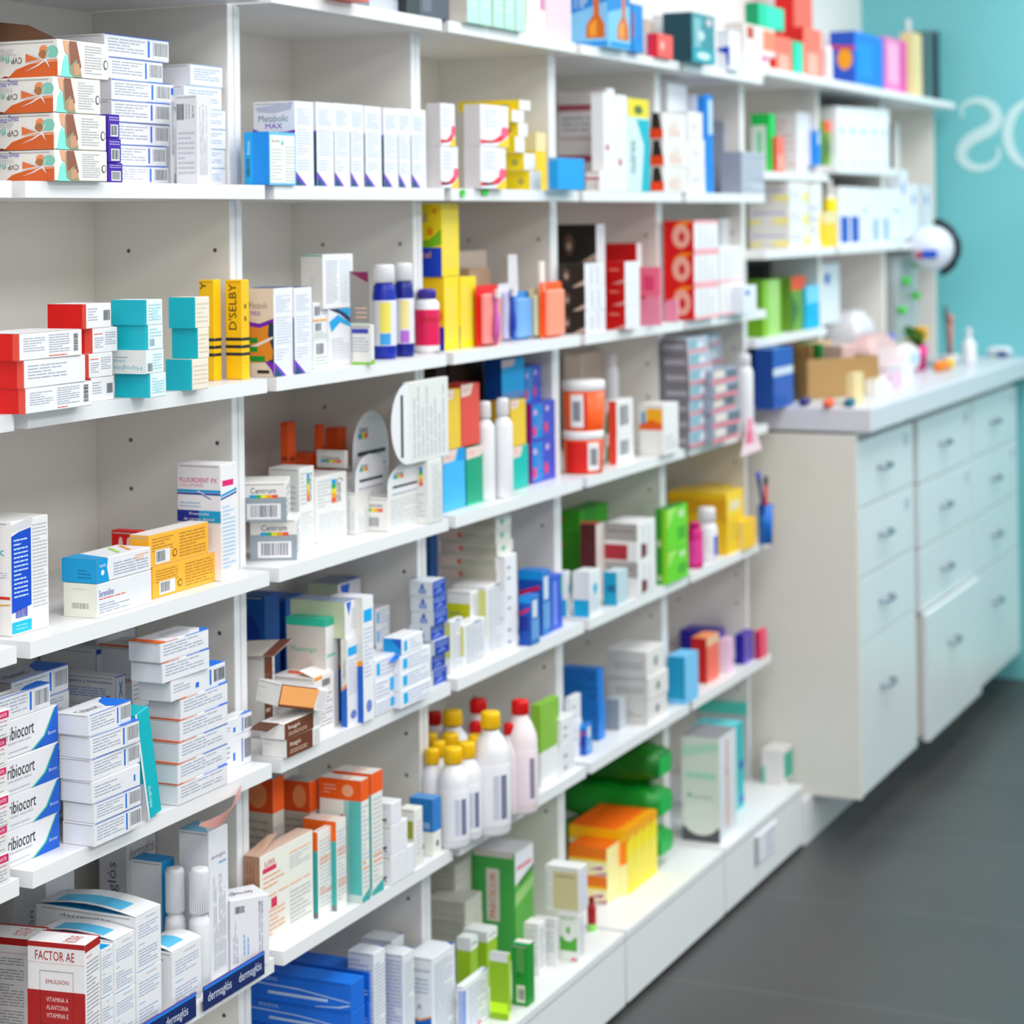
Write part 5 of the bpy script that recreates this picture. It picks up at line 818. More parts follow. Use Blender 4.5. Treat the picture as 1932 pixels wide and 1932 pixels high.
def brush(c1, c2):
    def f(o, a, h):
        m = MB(); m.tube([(a*.5, -.016, h*.06), (a*.45, -.02, h*.25), (a*.5, -.019, h*.45), (a*.52, -.016, h*.62), (a*.5, -.017, h*.9)], [.004, .006, .0055, .003, .0045], c1); m.box(a*.5-.005, -.026, h*.78, a*.5+.005, -.017, h*.93, c2, .001); obj('toothbrush', m, o)
    return f
pack('B', 900, 941, 655, 539, '#d83a24', '#ee9a98', 'red toothbrush pack beside the yellow cartons', 'toothbrush packs', extra=brush('#c070b8', 'w'))
pack('B', 941, 962, 645, 536, '#e8e0ea', '#c8c8e4', 'white toothbrush pack holding a dark blue brush', 'toothbrush packs', extra=brush('#0f3fa0', 'w'))
o = pack('B', 963, 999, 643, 551, '#5f9ad8', '#82b0e4', 'light blue pack with a white card sticking up', 'toothbrush packs')
flap(o, [(.004, .004, .06), (.05, .004, .06), (.062, .012, .165), (.02, .012, .165)], '#dcdadc', name='header_card')
pack('B', 1001, 1018, 639, 543, '#d4ceaa', '#dcd8b4', 'narrow pale yellow pack between the light blue and orange packs', 'toothbrush packs')
o = pack('B', 1020, 1061, 634, 533, '#f06a3c', '#f6a088', 'orange pack with a white stick standing in it', 'toothbrush packs', Y=.025)
m = MB(); m.tube([(.02, .006, .02), (.021, .007, .15)], .007, '#e8dcd8'); obj('stick', m, o)
# tissue carton shelf
q = B('lbt', 'C', (837, 968), .05, 878.5, 853, 'sky blue carton in the lower row beside the multivitamins', g='coloured tissue cartons'); q1 = B('grt', 'C', (881, 955), .05, 926, 846, 'green carton in the lower row, beside the white bottles', g='coloured tissue cartons')
B('yet', q.z+.0004, (842, None), .05, 870, 737, 'golden yellow carton on top of the sky blue one', Y=q.p.y, g='coloured tissue cartons'); B('ret', q.z+.0004, (871, None), .05, 906, 727, 'coral red carton above the green one', Y=q.p.y, g='coloured tissue cartons')
bottle('C', (916, 946), 38, 757, 'slim white bottle with narrow cap, beside the green carton', 'lotion_bottle', g='slim white bottles', sh=.72, nk=.82, nr=.45, cr=.6, capb=.82); bottle('C', (950, 941), 38, 751, 'slim white bottle with narrow cap, beside the turquoise carton', 'lotion_bottle', g='slim white bottles', sh=.72, nk=.82, nr=.45, cr=.6, capb=.82)
q = B('gtt', 'C', (967, 926), .05, 997.5, 845, 'turquoise green carton under the small golden one', g='coloured tissue cartons'); B('yet', q.z+.0004, (964, None), .045, 993, 757, 'golden carton on top of the turquoise green one', Y=q.p.y, g='coloured tissue cartons')
q = B('dkbx', 'C', (947, None), .04, 988, 757, 'dark carton supporting the blue one at the back', Y=.075, g='dark brown cartons'); B('bbx', q.z+.0004, (947, None), 915, 990, 680, 'two-tone blue carton high at the back', Y=.075)
q = B('pub', 'C', (1003.5, 914), .045, 1061, 834, 'violet blue patterned carton, bottom of the pile by the orange tubs', g='violet blue cartons'); B('pub', q.z+.0004, (1003.5, None), .045, 1060, 762, 'violet blue patterned carton, upper one of the pile by the orange tubs', Y=q.p.y, g='violet blue cartons'); q = B('pub', 'C', (993, None), .012, 1021, 764, 'violet blue carton hidden behind the pile, supporting another', Y=.075, g='violet blue cartons'); B('pub', q.z+.0004, (990, None), .04, 1021, 692, 'violet blue carton standing highest at the back', Y=.075, g='violet blue cartons')
# grey-white stack shelf
q0 = B('olb', 'D', (890, None), 845, 917, 1117, 'white carton with olive band, the broad one under the grey pile', Y=.045, g='olive banded cartons'); q1 = B('olc', 'D', (918.5, None), .07, 956, 1108, 'white carton with olive spine, beside the broad olive banded one', Y=.03, g='olive banded cartons')
B('olc', 'D', (851, 1272), 840, 874, 1172, 'low white carton in front, nearest the blue patterned pile', g='olive banded cartons'); B('olc', 'D', (876, 1264), .03, 917, 1180, 'low white carton in front of the broad olive banded one', g='olive banded cartons')
S('gst', q0.z+.004, (937, None), 831, 967, [1075, 1050, 1026, 1001, 976], 'grey-white carton with green dot, {o} of the shaded pile', 'grey-white cartons', Y=.035, jit=1.2)
q = S('whn', 'D', (955, None), .06, 977, [1165, 1108, 1050], 'white carton in the slim upright pile, {o}', 'slim white cartons', Y=.02, jit=.3)
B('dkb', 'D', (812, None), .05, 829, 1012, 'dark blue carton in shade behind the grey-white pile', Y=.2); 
B('tpb', 'D', (1002, 1219), 980, 1019, 1126, 'blue toothpaste carton, the short one in front', g='blue toothpaste cartons'); B('tpb', 'D', (1024, 1201), 979, 1040, 1078, 'blue toothpaste carton, the tall one behind', g='blue toothpaste cartons'); B('tpv', 'D', (1041, 1192), .05, 1062, 1089, 'violet blue toothpaste carton at the shelf end', g='blue toothpaste cartons')
# bottle shelf
H1, H2 = .128, .172
for i, (cx, t, wd, h, l) in enumerate([(854, 1409, 60, .172, 'in the very front'), (880, 1399, 56, .17, 'just behind the front one'), (899, 1386, 58, .172, 'third in the slanting line'), (849, 1383, 56, .172, 'behind the front one, in the second line'), (827, 1397, 46, .17, 'near the upright'), (813, 1383, 44, .172, 'at the back by the upright'), (815, 1412, 44, .165, 'against the upright, nearest the steel blue carton'),
    (853.5, 1339, 72, .2, 'tall, at the back'), (925, 1342, 72, .215, 'tall, beside the red-capped ones')]):
    bottle('E', (cx, t), wd, t, 'white bottle with yellow screw cap, '+l, 'antiseptic_bottle', g='yellow-capped bottles', top=True, h=h, cap='#f2c808', lab='#ececf0', sh=.66, nk=.83, nr=.46, cr=.57 if wd < 65 else .5, l0=.08, l1=.58, capb=.83 if wd < 65 else .86, bands=[('#7a7c96', 236, 258, .14, .5), ('#c8cad8', 212, 230, .14, .5)])
for i, (cx, t, wd, h, l) in enumerate([(902, 1318, 62, .2, 'at the back, behind the tall yellow-capped one'), (981, 1320, 64, .205, 'the tallest, beside the green and white carton'), (961, 1364, 44, .165, 'a short one in the front line'), (897, 1361, 44, .165, 'a short one mostly hidden'), (820, 1342, 50, .19, 'at the back by the upright')]):
    bottle('E', (cx, t), wd, t, 'white bottle with red screw cap, '+l, 'antiseptic_bottle', g='red-capped bottles', top=True, h=h, cap='#d4141a', body='#f3e8ea', lab='#f0e2e8', sh=.64, nk=.85, nr=.46, cr=.5, l0=.08, l1=.56, capb=.87, bands=[('#8a8698', 236, 256, .14, .5)])
B('grn2', 'E', (1021, 1486), 1004, 1057, 1332, 'white carton with leaf green upper half'); 
S('whn', 'E', (1060, 1468), .05, 1085, [1405, 1358], 'white carton, {o} of the pair beside the green-topped carton', 'white cartons at the shelf end'); S('whn', 'E', (1078, None), .05, 1098, [1410, 1366, 1318], 'white carton, {o} of the taller pile at the shelf end', 'white cartons at the shelf end', Y=.045)
# lowest level
B('tgr', 'G', (973.6, None), 892, 1008, 1611.5, 'tall green carton with white lid and red sideways name', Y=.055)
S('gry', 'G', (862, None), .075, 890, [1700, 1668, 1634], 'pale grey carton, {o} of the pile by the upright', 'pale grey cartons', Y=.14); S('gry', 'G', (880, None), .08, 912, [1780, 1740, 1702], 'pale grey carton, {o} of the front pile beside the green carton', 'pale grey cartons', Y=.095)
q = B('lim', 'G', (889, None), 863, .03, 1772, 'lime carton with white lid, one of two nearest the lotions', Y=.03, g='lime cartons'); B('lim', 'G', (889, None), .045, 937, 1764, 'lime carton with white lid, behind the short white carton', Y=.0295, g='lime cartons') if 0 else B('lim', 'G', (920, None), .05, 939, 1760, 'lime carton with white lid, between its twin and the green carton', Y=.045, g='lime cartons')
B('lim2', 'G', (959, 1926), 925, 965, 1802, 'lime carton with grey lid, standing in front'); B('grd', 'G', (996.5, 1900), 966, 1009, 1784.6, 'dark green carton with barcode, beside the front lime carton')
q = B('wgr', 'G', (1093, 1816), 1053, 1104, 1728, 'white carton with a green panel, under the beige-fronted carton', g='white and green cartons'); B('bpan', q.z+.0006, (1094, None), 1030, 1109, 1639, 'white carton with beige front panel, on top', Y=q.p.y, g='white and green cartons')
B('wtx', 'G', (1051, 1822), 1010, .01, 1734, 'white carton with small print, beside the green-panelled one', g='white and green cartons'); B('wtx', 'G', (1017, 1840), .03, 1031, 1744, 'slim white carton behind the dark green one', g='white and green cartons')
bottle('G', (1117, 1757), 17, 1692, 'dark red spray bottle with a green foot, at the shelf end', 'spray_bottle', body='#a02018', cap='#8a1a14', lab='#96d870', l0=.0, l1=.2, sh=.7, nk=.8, nr=.5, cr=.6)
# ================================================================== bay with the orange tubs
q = B('rwb', 'A', (1146, None), 1053, 1160, 258, 'large white carton with dark red bands, the lower one', Y=.05, g='large red-banded cartons'); B('rwb', q.z+.0005, (1146, None), 1053, 1160, 166, 'large white carton with dark red bands, the upper one', Y=.05, g='large red-banded cartons')
q = B('rwb', 'A', (1131, None), .03, 1167, 322, 'low white carton with red line, under the two upright white ones', Y=.0, g='white red-dotted cartons'); B('wta', q.z, (1140, None), .028, 1162, 174, 'upright white carton with red dot, the first of two', Y=.004, g='white red-dotted cartons'); B('wta', 'A', (1165, None), .03, 1185, 178, 'upright white carton with red dot, next to the yellow and teal one', Y=.0, g='white red-dotted cartons')
B('yte', 'A', (1186, None), .05, 1226, 184, 'tall white carton with yellow head and teal curve', Y=.0)
g = 'orange and black banded cartons'
S('obl', 'A', (1253, None), 1228, 1297, [315, 264, 212], 'white carton with orange and black side, {o} of the pile', g, Y=.0, jit=.6); q = B('obl', 'A', (1264, None), .05, 1300, .29, 'tall white carton with orange and black side, highest behind the pile', Y=.06, g=g) if 0 else None
B('whp', 'A', (1262, None), .045, 1299, 155, 'tall plain white carton rising behind the orange banded pile', Y=.07)
S('whp', 'A', (1300, None), .05, 1331, [310, 262, 210], 'white carton, {o} of the plain pile beside the blue one', 'plain white cartons', Y=.01, jit=.5, Rs=[1334, 1330, 1326]); B('blw', 'A', (1333, None), .05, 1347, 178, 'tall bright blue carton with white corner', Y=.03)
S('grs', 'A', (1400, None), 1360, 1443, [346, 336, 326, 316, 306, 296, 286], 'flat grey carton, {o} of the thin pile at the shelf end', 'flat grey cartons', Y=.0, jit=.3); S('grs', 'A', (1368, None), .05, 1392, [300, 258, 228], 'pale grey carton, {o} of the pile behind the thin one', 'pale grey-blue cartons', Y=.1)
# hair colour shelf
S('blk', 'B', (1104, 630), 1056, 1142, [587, 542, 497], 'black carton with white front, {o} of the front pile', 'black cartons', jit=.3); S('blk', 'B', (1127, None), 1054, 1143, [560, 500, 423], 'black carton with white front, {o} of the rear pile', 'black cartons', Y=.07, jit=.3)
S('rdb', 'B', (1180, 622), 1143.5, 1207, [577, 536, 494], 'red carton with white front, {o} of the front pile', 'red cartons', jit=.3); B('rdb2', 'B', (1203, None), 1144, 1212, 459, 'red carton with pale oval, standing highest behind the pile', Y=.075, g='red cartons')
S('pkb2', 'B', (1246, 614), 1208, 1249, [559, 504], 'pink carton, {o} of the pair beside the red circles', 'pink cartons', dess=['pkb2', 'pkb'], jit=.2); B('pkb2', 'B', (1277, None), .03, 1281, 566, 'small pale pink carton between the pink pair and the red circles', Y=-.004)
S('rci', 'B', (1311, 604), 1254, 1357, [539, 476, 416], 'red carton with a pale circle, {o} of the pile', 'red circle cartons', jit=.3); S('rcw', 'B', (1360, 596), .06, 1400, [535, 465], 'white carton with pink edges, {o} of the pair beside the red circles', 'pink-edged cartons', jit=.3); B('rcw', 'B', (1362, None), .05, 1384, 412, 'white carton with pink edges, the tall one at the back', Y=.09, g='pink-edged cartons'); B('whs', 'B', (1403, 593), .04, 1428, 540, 'low white carton at the very end of the shelf')
# tub shelf
def tub(k, x0, x1, yb, yt, label, lid=.2, flip=False):
    z = ZS[k]+.0004 if isinstance(k, str) else k; cx = (x0+x1)/2; p = near(cx, yb, z) if not flip else near(cx, None, z, yb); r = (x1-x0)/2/ppm(p)
    if not flip: p = p+V((_f.x, _f.y, 0)).normalized()*r*.8
    h = (zat(p, yt)-z); e = empty('tub', p); tag(e, label, 'tub', 'orange tubs')
    m = MB(); m.lathe([(r*.9, 0), (r*.93, .003), (r*.97, h*(1-lid))], mat('#ee6a20', .35)); obj('body', m, e)
    m = MB(); m.lathe([(r*.97, h*(1-lid)), (r, h*(1-lid)+.001), (r, h-.004), (r*.95, h), (r*.5, h)], mat('#efeeee', .35)); obj('lid', m, e)
    m = MB(); R2 = r*.985
    for c, a0, a1, v0, v1 in [('#d23a26', 150, 215, .03, .76), ('#f2f0ee', 215, 252, .08, .74), ('#8a8c92', 222, 244, .2, .6), ('#d8481c', 252, 262, .03, .76)][0 if not flip else 1:]:
        if flip: a0 -= 50; a1 -= 50
        kk = max(3, int((a1-a0)/6)); R2 += r*.004
        m.add([(R2*cos(rad(a0+(a1-a0)*i/kk)), R2*sin(rad(a0+(a1-a0)*i/kk)), q*h) for q in (v0, v1) for i in range(kk+1)], [(i, i+1, kk+2+i, kk+1+i) for i in range(kk)], c)
    obj('label', m, e); return z+h, p
t, p = tub('C', 1063, 1142, 894, 811, 'orange tub with white lid and barcode, the lower one'); tub(t+.0005, 1061, 1143, p.y, 717, 'orange tub with white lid and red label, the upper one', flip=True)
S('smr', 'C', (1164, 877), 1143, 1196, [826, 757], 'small white carton with red and green side, {o} of the pair by the tubs', 'small red-sided cartons', jit=.4)
B('dspl', 'C', (1253, 860), 1207, 1281, 764, 'white display carton with yellow and orange upper half')
bottle('C', (1156, None), 26, 668, 'slim white bottle behind the small red-sided cartons', 'lotion_bottle', Y=.14, sh=.8, nk=.88, nr=.6, cr=.75); B('beig', 'C', (1098, None), .04, 1142, 668, 'pale card with yellow corner behind the tubs', Y=.2)
g = 'grey pill cartons'
S('grx', 'C', (1301, 846), 1252, 1342, [815, 785, 756, 727, 697, 668, 640], 'grey and pink pill carton, {o} of the near pile', g, jit=1.6); S('grr', 'C', (1345, 838), .04, 1392, [810, 782, 754, 727, 700], 'grey and pink pill carton, {o} of the far pile', g, jit=1.6); S('grx', 'C', (1325, None), .05, 1362, [810, 780, 750, 720, 690, 655, 632], 'grey and pink pill carton, {o} of the pile behind', g, Y=.075, jit=1.2)
bottle('C', (1407, 812), 34, 668, 'white bottle at the shelf end, beside the drawer cabinet', 'lotion_bottle', Y=None, sh=.75, nk=.84, nr=.6, cr=.7)
mb = MB(); p = ony(1398, 862, -.02); d = ony(1438, 862, -.02).x-p.x; mb.prism([(0, 0), (d, .002), (d*.72, .05), (d*.6, .085), (d*.3, .09), (d*.22, .05)], .0012, '#f4dfe6', (0, 0, 0), (1, 0, 0), (0, 0, 1)); prints(mb, [('p', '#e87a9c', [(.25, .3), (.5, .28), (.52, .95), (.38, .95)]), ('l', '#d84a78', .2, .25, .7, .6, 3)], lambda u, v, n: (u*d, -n, v*.09)); tag(obj('hang_tag', mb, None, p), 'pink and white hanging tag on the shelf end beside the drawer cabinet', 'tag')
# green cartons shelf
S('gbk', 'D', (1095, None), 1058, 1150, [1060, 1010, 965], 'deep green carton, {o} of the shaded pile by the upright', 'deep green cartons', Y=.15); B('gbk', 'D', (1190, None), .06, 1240, 972, 'deep green carton at the back, behind the grey-topped one', Y=.17, g='deep green cartons')
B('mrn', 'D', (1126, None), 1096, 1142, 990, 'maroon carton with coral top, in front of the green pile', Y=.075); q = S('gmr', 'D', (1204, 1127), 1142, 1238, [1062, 989], 'white carton with grey and maroon side, {o} of the pair', 'grey and maroon cartons', jit=.3)
B('wtl', 'D', (1062, 1168), .04, 1077, 1082, 'white carton with turquoise base, closest to the upright', g='turquoise-based cartons'); B('wtl', 'D', (1113, 1165), 1081, 1134, 1080, 'white carton with turquoise base, the broad one', g='turquoise-based cartons'); B('tlw', 'D', (1164, 1143), 1139, 1185, 1080, 'turquoise-sided carton beside the turquoise-based ones', g='turquoise-based cartons')
S('gsf', 'D', (1260, 1104), 1238, 1299, [1043, 962], 'bright green carton, {o} of the pair at the shelf joint', 'bright green cartons', jit=.3)
bottle('D', (1313, 1073), 30, 985, 'magenta bottle beside the bright green cartons', 'lotion_bottle', body='#c8187c', cap='#c01878', lab='#e05aa0', l0=.1, l1=.6, sh=.8, nk=.88, nr=.6, cr=.75); bottle('D', (1336, 1060), 40, 957, 'white bottle with a blue label spot, in front of the yellow cartons', 'lotion_bottle', lab='w', sh=.6, nk=.72, nr=.6, cr=.8, l0=.06, l1=.5, bands=[('#1a58c0', 240, 275, .12, .48)])
B('yls', 'D', (1372, 1048), 1262, 1403, 932, 'large yellow carton on the shelf end', g='yellow cartons at the shelf end'); B('yls', 'D', (1340, None), .07, 1380, 928, 'yellow carton standing behind the white bottle', Y=.1, g='yellow cartons at the shelf end'); B('ysm', 'D', (1403, 1039), .05, 1426, 984, 'small yellow carton at the very shelf end', g='yellow cartons at the shelf end')
p = near(1442, None, 1.0, -.012); zb = zat(p, 1025); e = empty('pen_cup', (p.x, p.y, zb)); tag(e, 'blue pen cup hanging at the shelf end with pens', 'pen cup'); hh = zat(p, 952)-zb
m = MB(); m.lathe([(.0, 0), (.017, 0), (.019, hh), (.017, hh), (.0155, .004), (0, .004)], mat('#0f70c8', .35)); obj('body', m, e); m = MB(); m.lathe([(.0186, hh*.6), (.0192, hh*.62), (.0186, hh*.64)], mat('#3a94e0', .3)); obj('rim', m, e)
for i, (c, c2, dx, dz, dy, l) in enumerate([('#1a2a6c', '#2a5ac0', -.05, .075, .0, 'dark blue pen leaning out of the blue pen cup'), ('#c83a2c', '#202028', .006, .06, .0, 'red pen with dark tip standing in the blue pen cup')]):
    e2 = empty('pen', (p.x-.002+i*.005, p.y, zb+.006)); tag(e2, l, 'pen', 'pens in the blue cup'); m = MB(); t0 = V((0, 0, 0)); t1 = V((dx*.35, dy, hh*.98)); t2 = V((dx, dy, hh+dz)); m.tube([t0, t1*.98, t2], .0045, c); obj('barrel', m, e2); m = MB(); m.tube([t2-(t2-t1)*.3, t2+(t2-t1)*.05], .0055, c2); obj('cap', m, e2)
# blue cartons shelf
S('bsk', 'E', (1130, 1398), 1062, 1142, [1365, 1332, 1298, 1264], 'deep sky blue carton, {o} of the pile by the white bottles', 'deep sky blue cartons', jit=1); q = B('tpb', 'E', (1106, 1426), 1093, 1118, 1368, 'small dark carton with pink spots, in front of the sky blue pile')
B('gyb', 'E', (1168, 1378), 1143, 1182, 1320, 'low blue-grey carton before the white pile'); S('wst', 'E', (1222, 1368), 1146, 1259, [1325, 1281, 1231], 'broad white carton, {o} of the pile beside the turquoise-ended one', 'broad white cartons', jit=.8)
B('tel', 'E', (1293, 1330), 1260, 1318, 1240, 'light blue carton with turquoise end'); B('rdp', 'E', (1334, 1290), 1305, 1357, 1205, 'red carton with orange top'); B('lpk', 'E', (1374, 1270), 1357, 1384, 1207, 'pale pink carton between the red and violet ones'); B('vlb', 'E', (1404, 1254), 1387, 1422, 1198, 'violet carton near the shelf end'); B('mgb', 'E', (1434, 1244), 1424, 1447, 1192, 'magenta carton at the very shelf end'); B('vlb', 'E', (1350, None), 1283, 1400, 1193, 'long violet carton at the back, behind the red one', Y=.12)
# lowest level
ROW('yox', 'G', (1184, 1690), 1075, 1241, 1568, 4, '{o} tall yellow carton with orange top in the row', 'tall yellow cartons'); q = S('yos', 'G', (1146, 1707), 1074, 1180, [1655, 1602], 'small yellow and orange carton, {o} of the front pair', 'small yellow cartons with orange tops', jit=.3)
def soft(z, p, a, b, h, c, c2, label, g, sd):
    R = random.Random(sd); mb = MB(); nx, ny, nz = 7, 7, 4; vs = {}; V_ = []; F_ = []
    import bmesh
    bm = bmesh.new(); bmesh.ops.create_cube(bm, size=1); bmesh.ops.subdivide_edges(bm, edges=bm.edges[:], cuts=5, use_grid_fill=True)
    for v in bm.verts:
        x, y, q = v.co; v.co = ((x*(1-.18*(abs(q)*2)**4)+.5)*a, (y*(1-.18*(abs(q)*2)**4)+.5)*b, (q*(1-.3*max(abs(x)*2, abs(y)*2)**8)+.5)*h+R.uniform(-.003, .003))
    me = bpy.data.meshes.new('soft_pack'); bm.to_mesh(me); bm.free(); me.materials.append(mat(c, .3)); me.polygons.foreach_set('use_smooth', [True]*len(me.polygons))
    o = obj('soft_pack', me, None, (p.x, p.y, z+.0035)); tag(o, label, 'soft pack', g); mb = MB(); mb.box(.1*a, -.001, h*.28, .9*a, .0006, h*.7, c2, .0005); obj('label', mb, o); return z+h
z = ZS['G']; p = near(1232, 1650, z); p = near(1244, None, z, .004)
for i, l in enumerate(['bottom one', 'middle one', 'topmost']): z = soft(z, p, .088, .25-.02*i, .088, '#0c8a34' if i < 2 else '#0a6a22', '#2aa850', 'green soft plastic pack, '+l+' of the pile behind the yellow cartons', 'green soft packs', i)-.002
g = 'turquoise machine cartons'
B('mch', 'G', (1359, 1592), 1288, 1391, 1394, 'tall pale carton with a dark rounded foot print, in front', g=g); B('tcf', 'G', (1383, None), .1, 1404, 1374, 'tall carton with turquoise top, behind the one with the dark foot', Y=.0, g=g); B('tbk', 'G', (1412, None), 1320, 1437, 1328, 'tallest pale carton with turquoise top, at the back', Y=.06, g=g); B('gwh', 'G', (1476, None), 1438, 1497, 1417, 'low white carton with a green front panel, at the end', Y=-.03)
p = ony(1428, 1632, YB-.004); q = ony(1466, 1548, YB-.004); mb = MB(); w_, h_ = q.x-p.x, q.z-p.z; mb.box(0, 0, 0, w_, .0038, h_, '#eeeef2', .0004); mb.box(-.004, -.002, 0, .01, .003, h_, '#a4a4a8', .0004); prints(mb, [('l', '#a8a8c8', .45, .1, .9, .9, 7)], lambda u, v, n: (u*w_, -n, v*h_)); tag(obj('paper_notice', mb, None, p), 'white paper notice stuck on the front of the last plinth', 'notice')
# ================================================================== things on the top shelf
def T_(des, x, L, R, t, label, Y=.02, g=None, z='T', **k): return B(des, z, (x, None), L, R, t, label, Y=Y, g=g, **k)
T_('slm', 640, .05, 696, -60, 'red carton overhanging the top shelf edge, cut by the photo top', Y=-.03); T_('grs', 697, .06, 765, -70, 'grey carton with a white label on the top shelf, cut by the photo top'); T_('dkg', 767, .05, 790, -70, 'black carton on the top shelf, cut by the photo top', Y=.004, g='dark cartons on the top shelf'); T_('dkt', 791, .05, 848, -70, 'dark slate carton on the top shelf, cut by the photo top', Y=.004, g='dark cartons on the top shelf')
bottle('T', (861, None), 22, -50, 'green bottle on the top shelf beside the mint cartons', 'lotion_bottle', body='#0c8a3c', cap='#0c7a34', Y=.02)
for i, (a, b) in enumerate([(882, 904), (905, 928), (931, 951), (953, 972), (974, 990)]): T_('mnt', a, .05, b, -60+i*6, ['first', 'second', 'third', 'fourth', 'last'][i]+' mint green carton on the top shelf, counting from the green bottle', Y=-.012, g='mint green cartons')
T_('wpk', 996, .05, 1030, -10, 'white carton with pink print on the top shelf'); T_('bpk', 1032, .05, 1076, 2, 'pale pink carton on the top shelf beside the blue bottle-picture cartons')
T_('bot', 1147, 1078, 1190, -20, 'blue carton with a bottle picture on the top shelf, the broad one', Y=-.02, g='blue bottle-picture cartons'); T_('botb', 1194, .05, 1214, 6, 'blue carton with a bottle picture on the top shelf, the slim one', Y=-.015, g='blue bottle-picture cartons')
T_('rsq', 1241, 1221, 1270, 62, 'coral red carton on the top shelf', Y=-.01); T_('beig', 1226, .04, 1256, 36, 'beige carton on the top shelf, behind the coral one', Y=.06); T_('plain', 1262, .04, 1290, 28, 'plain white carton on the top shelf beside the dark teal one', Y=.05); T_('dte', 1306, 1252, 1349, 22, 'dark teal carton with picture spots on the top shelf', Y=-.03)
T_('bws', 1377, 1353, 1397, 57, 'white carton with a blue corner on the top shelf', Y=-.01); z9 = Z6['T']+TH; X_ = dict(z=z9)
q = T_('wpk', 1402, .05, 1452, 96, 'white carton with pink print under the beige-fronted one on the top shelf', Y=.0); q2 = T_('ybg', 1404, .05, 1463, 42, 'beige and orange carton stacked on the top shelf', Y=.004, z=q.z); T_('emr', 1431, 1406, 1480, 4, 'emerald green carton topping the stack on the top shelf', Y=.004, z=q2.z)
T_('slm', 1464, .05, 1494, 66, 'small coral carton on the top shelf beside the stack', Y=.02, **X_); T_('emr', 1496, .04, 1516, 76, 'small emerald carton on the top shelf', Y=.02, **X_); T_('slm', 1517, .05, 1551, 50, 'coral red carton on the top shelf, beside the white tilted bottle', Y=.03, **X_); T_('slm', 1500, .06, 1535, -30, 'tall red carton at the back of the top shelf', Y=.2, **X_)
bottle(z9, (1561, None), 20, 62, 'white bottle on the top shelf beside the bright blue carton', 'lotion_bottle', Y=.03); T_('bct', 1614, 1566, 1667, 58, 'bright blue carton on the top shelf with a pictured side', Y=.02, **X_); T_('pkt', 1672, .05, 1711, 68, 'pink carton on the top shelf near the teal wall', Y=.03, **X_); bottle(z9, (1716, None), 24, 36, 'white pointed bottle on the top shelf near the teal wall', 'lotion_bottle', Y=.1, sh=.5, nk=.8, nr=.3, cr=.35); T_('crm', 1723, .04, 1741, 60, 'cream carton on the top shelf near the teal wall', Y=.05, **X_)
for i, (a, b) in enumerate([(1744, 1757), (1758, 1771), (1772, 1786)]): T_('dks', a, .06, b, 58, 'dark slate slim carton on the top shelf, '+['next to the cream one', 'in the middle of three', 'closest to the teal wall'][i], Y=.06, g='dark slate slim cartons', **X_)
# ================================================================== upper bays over the counter
def U(des, x, z, L, R, t, label, Y=.06, g=None, **k): return B(des, z, (x, None), L, R, t, label, Y=Y, g=g, **k)
za = 1.665+TH; zA = Z6['A']+TH; zB = Z6['B']+TH; zC = Z6['C']+TH; zK = ZS['K']
U('gfr', 1453, za, 1418, 1463, 214, 'white carton with bright green frame in the first upper bay'); U('slm', 1465, za, .04, 1480, 258, 'small coral carton beside the green-framed one', Y=.05); U('lns', 1505, za, 1466, 1531, 210, 'white lined carton beside the green-framed one', Y=.08)
S('vap', zB, (1490, None), 1414, 1528, [428, 384, 343], 'white carton with violet lettering, {o} of the pile in the first upper bay', 'white cartons with violet lettering', Y=.03, jit=.5); U('yeb', 1556, zB, .04, 1580, 400, 'yellow bottle carton beside the white spines', Y=.02); U('vap', 1530, zB, .05, 1552, 346, 'white carton with yellow edge, standing near the divider', Y=.03); bottle(zB, (1566, None), 26, 336, 'white bottle with yellow stripe before the divider', 'lotion_bottle', Y=.05, lab='#f0e040', l0=.5, l1=.7)
U('gor', 1553, zA, .04, 1578, 226, 'small green and pink carton before the white spines', Y=.05); U('blw', 1540, zA, .04, 1557, 246, 'small blue carton at the divider', Y=.05)
g = 'white spines in the middle upper bay'
for i in range(5):
    a = 1580+i*20; U('spn', a, zA, .15, a+19, 200+i, ['first', 'second', 'third', 'fourth', 'last'][i]+' white spine on the upper row, middle upper bay', Y=.03, g='white spines, upper row')
for i, d in enumerate(['spb', 'spb', 'spn', 'spc', 'spc', 'spn']):
    a = 1585+i*19.5; U(d, a, zB, .15, a+18.5, 352+i, ['first', 'second', 'third', 'fourth', 'fifth', 'last'][i]+' white spine on the lower row, middle upper bay', Y=.03, g='white spines, lower row')
for i, (x, t, Y) in enumerate([(1703, 272, .03), (1722, 300, .02), (1746, 304, .06)]): q = U('whs', x, zB+.09, .05, x+13, t, 'slim white carton leaning in the bay by the teal wall, '+['nearest the spines', 'in the middle', 'nearest the wall'][i], Y=Y, g='slim leaning white cartons', ty=-6); q.o.location.z = zB+.004
U('mar' if 0 else 'mrn', 1686, zA, .05, 1698, 232, 'dark red carton in the bay by the teal wall', Y=.12)
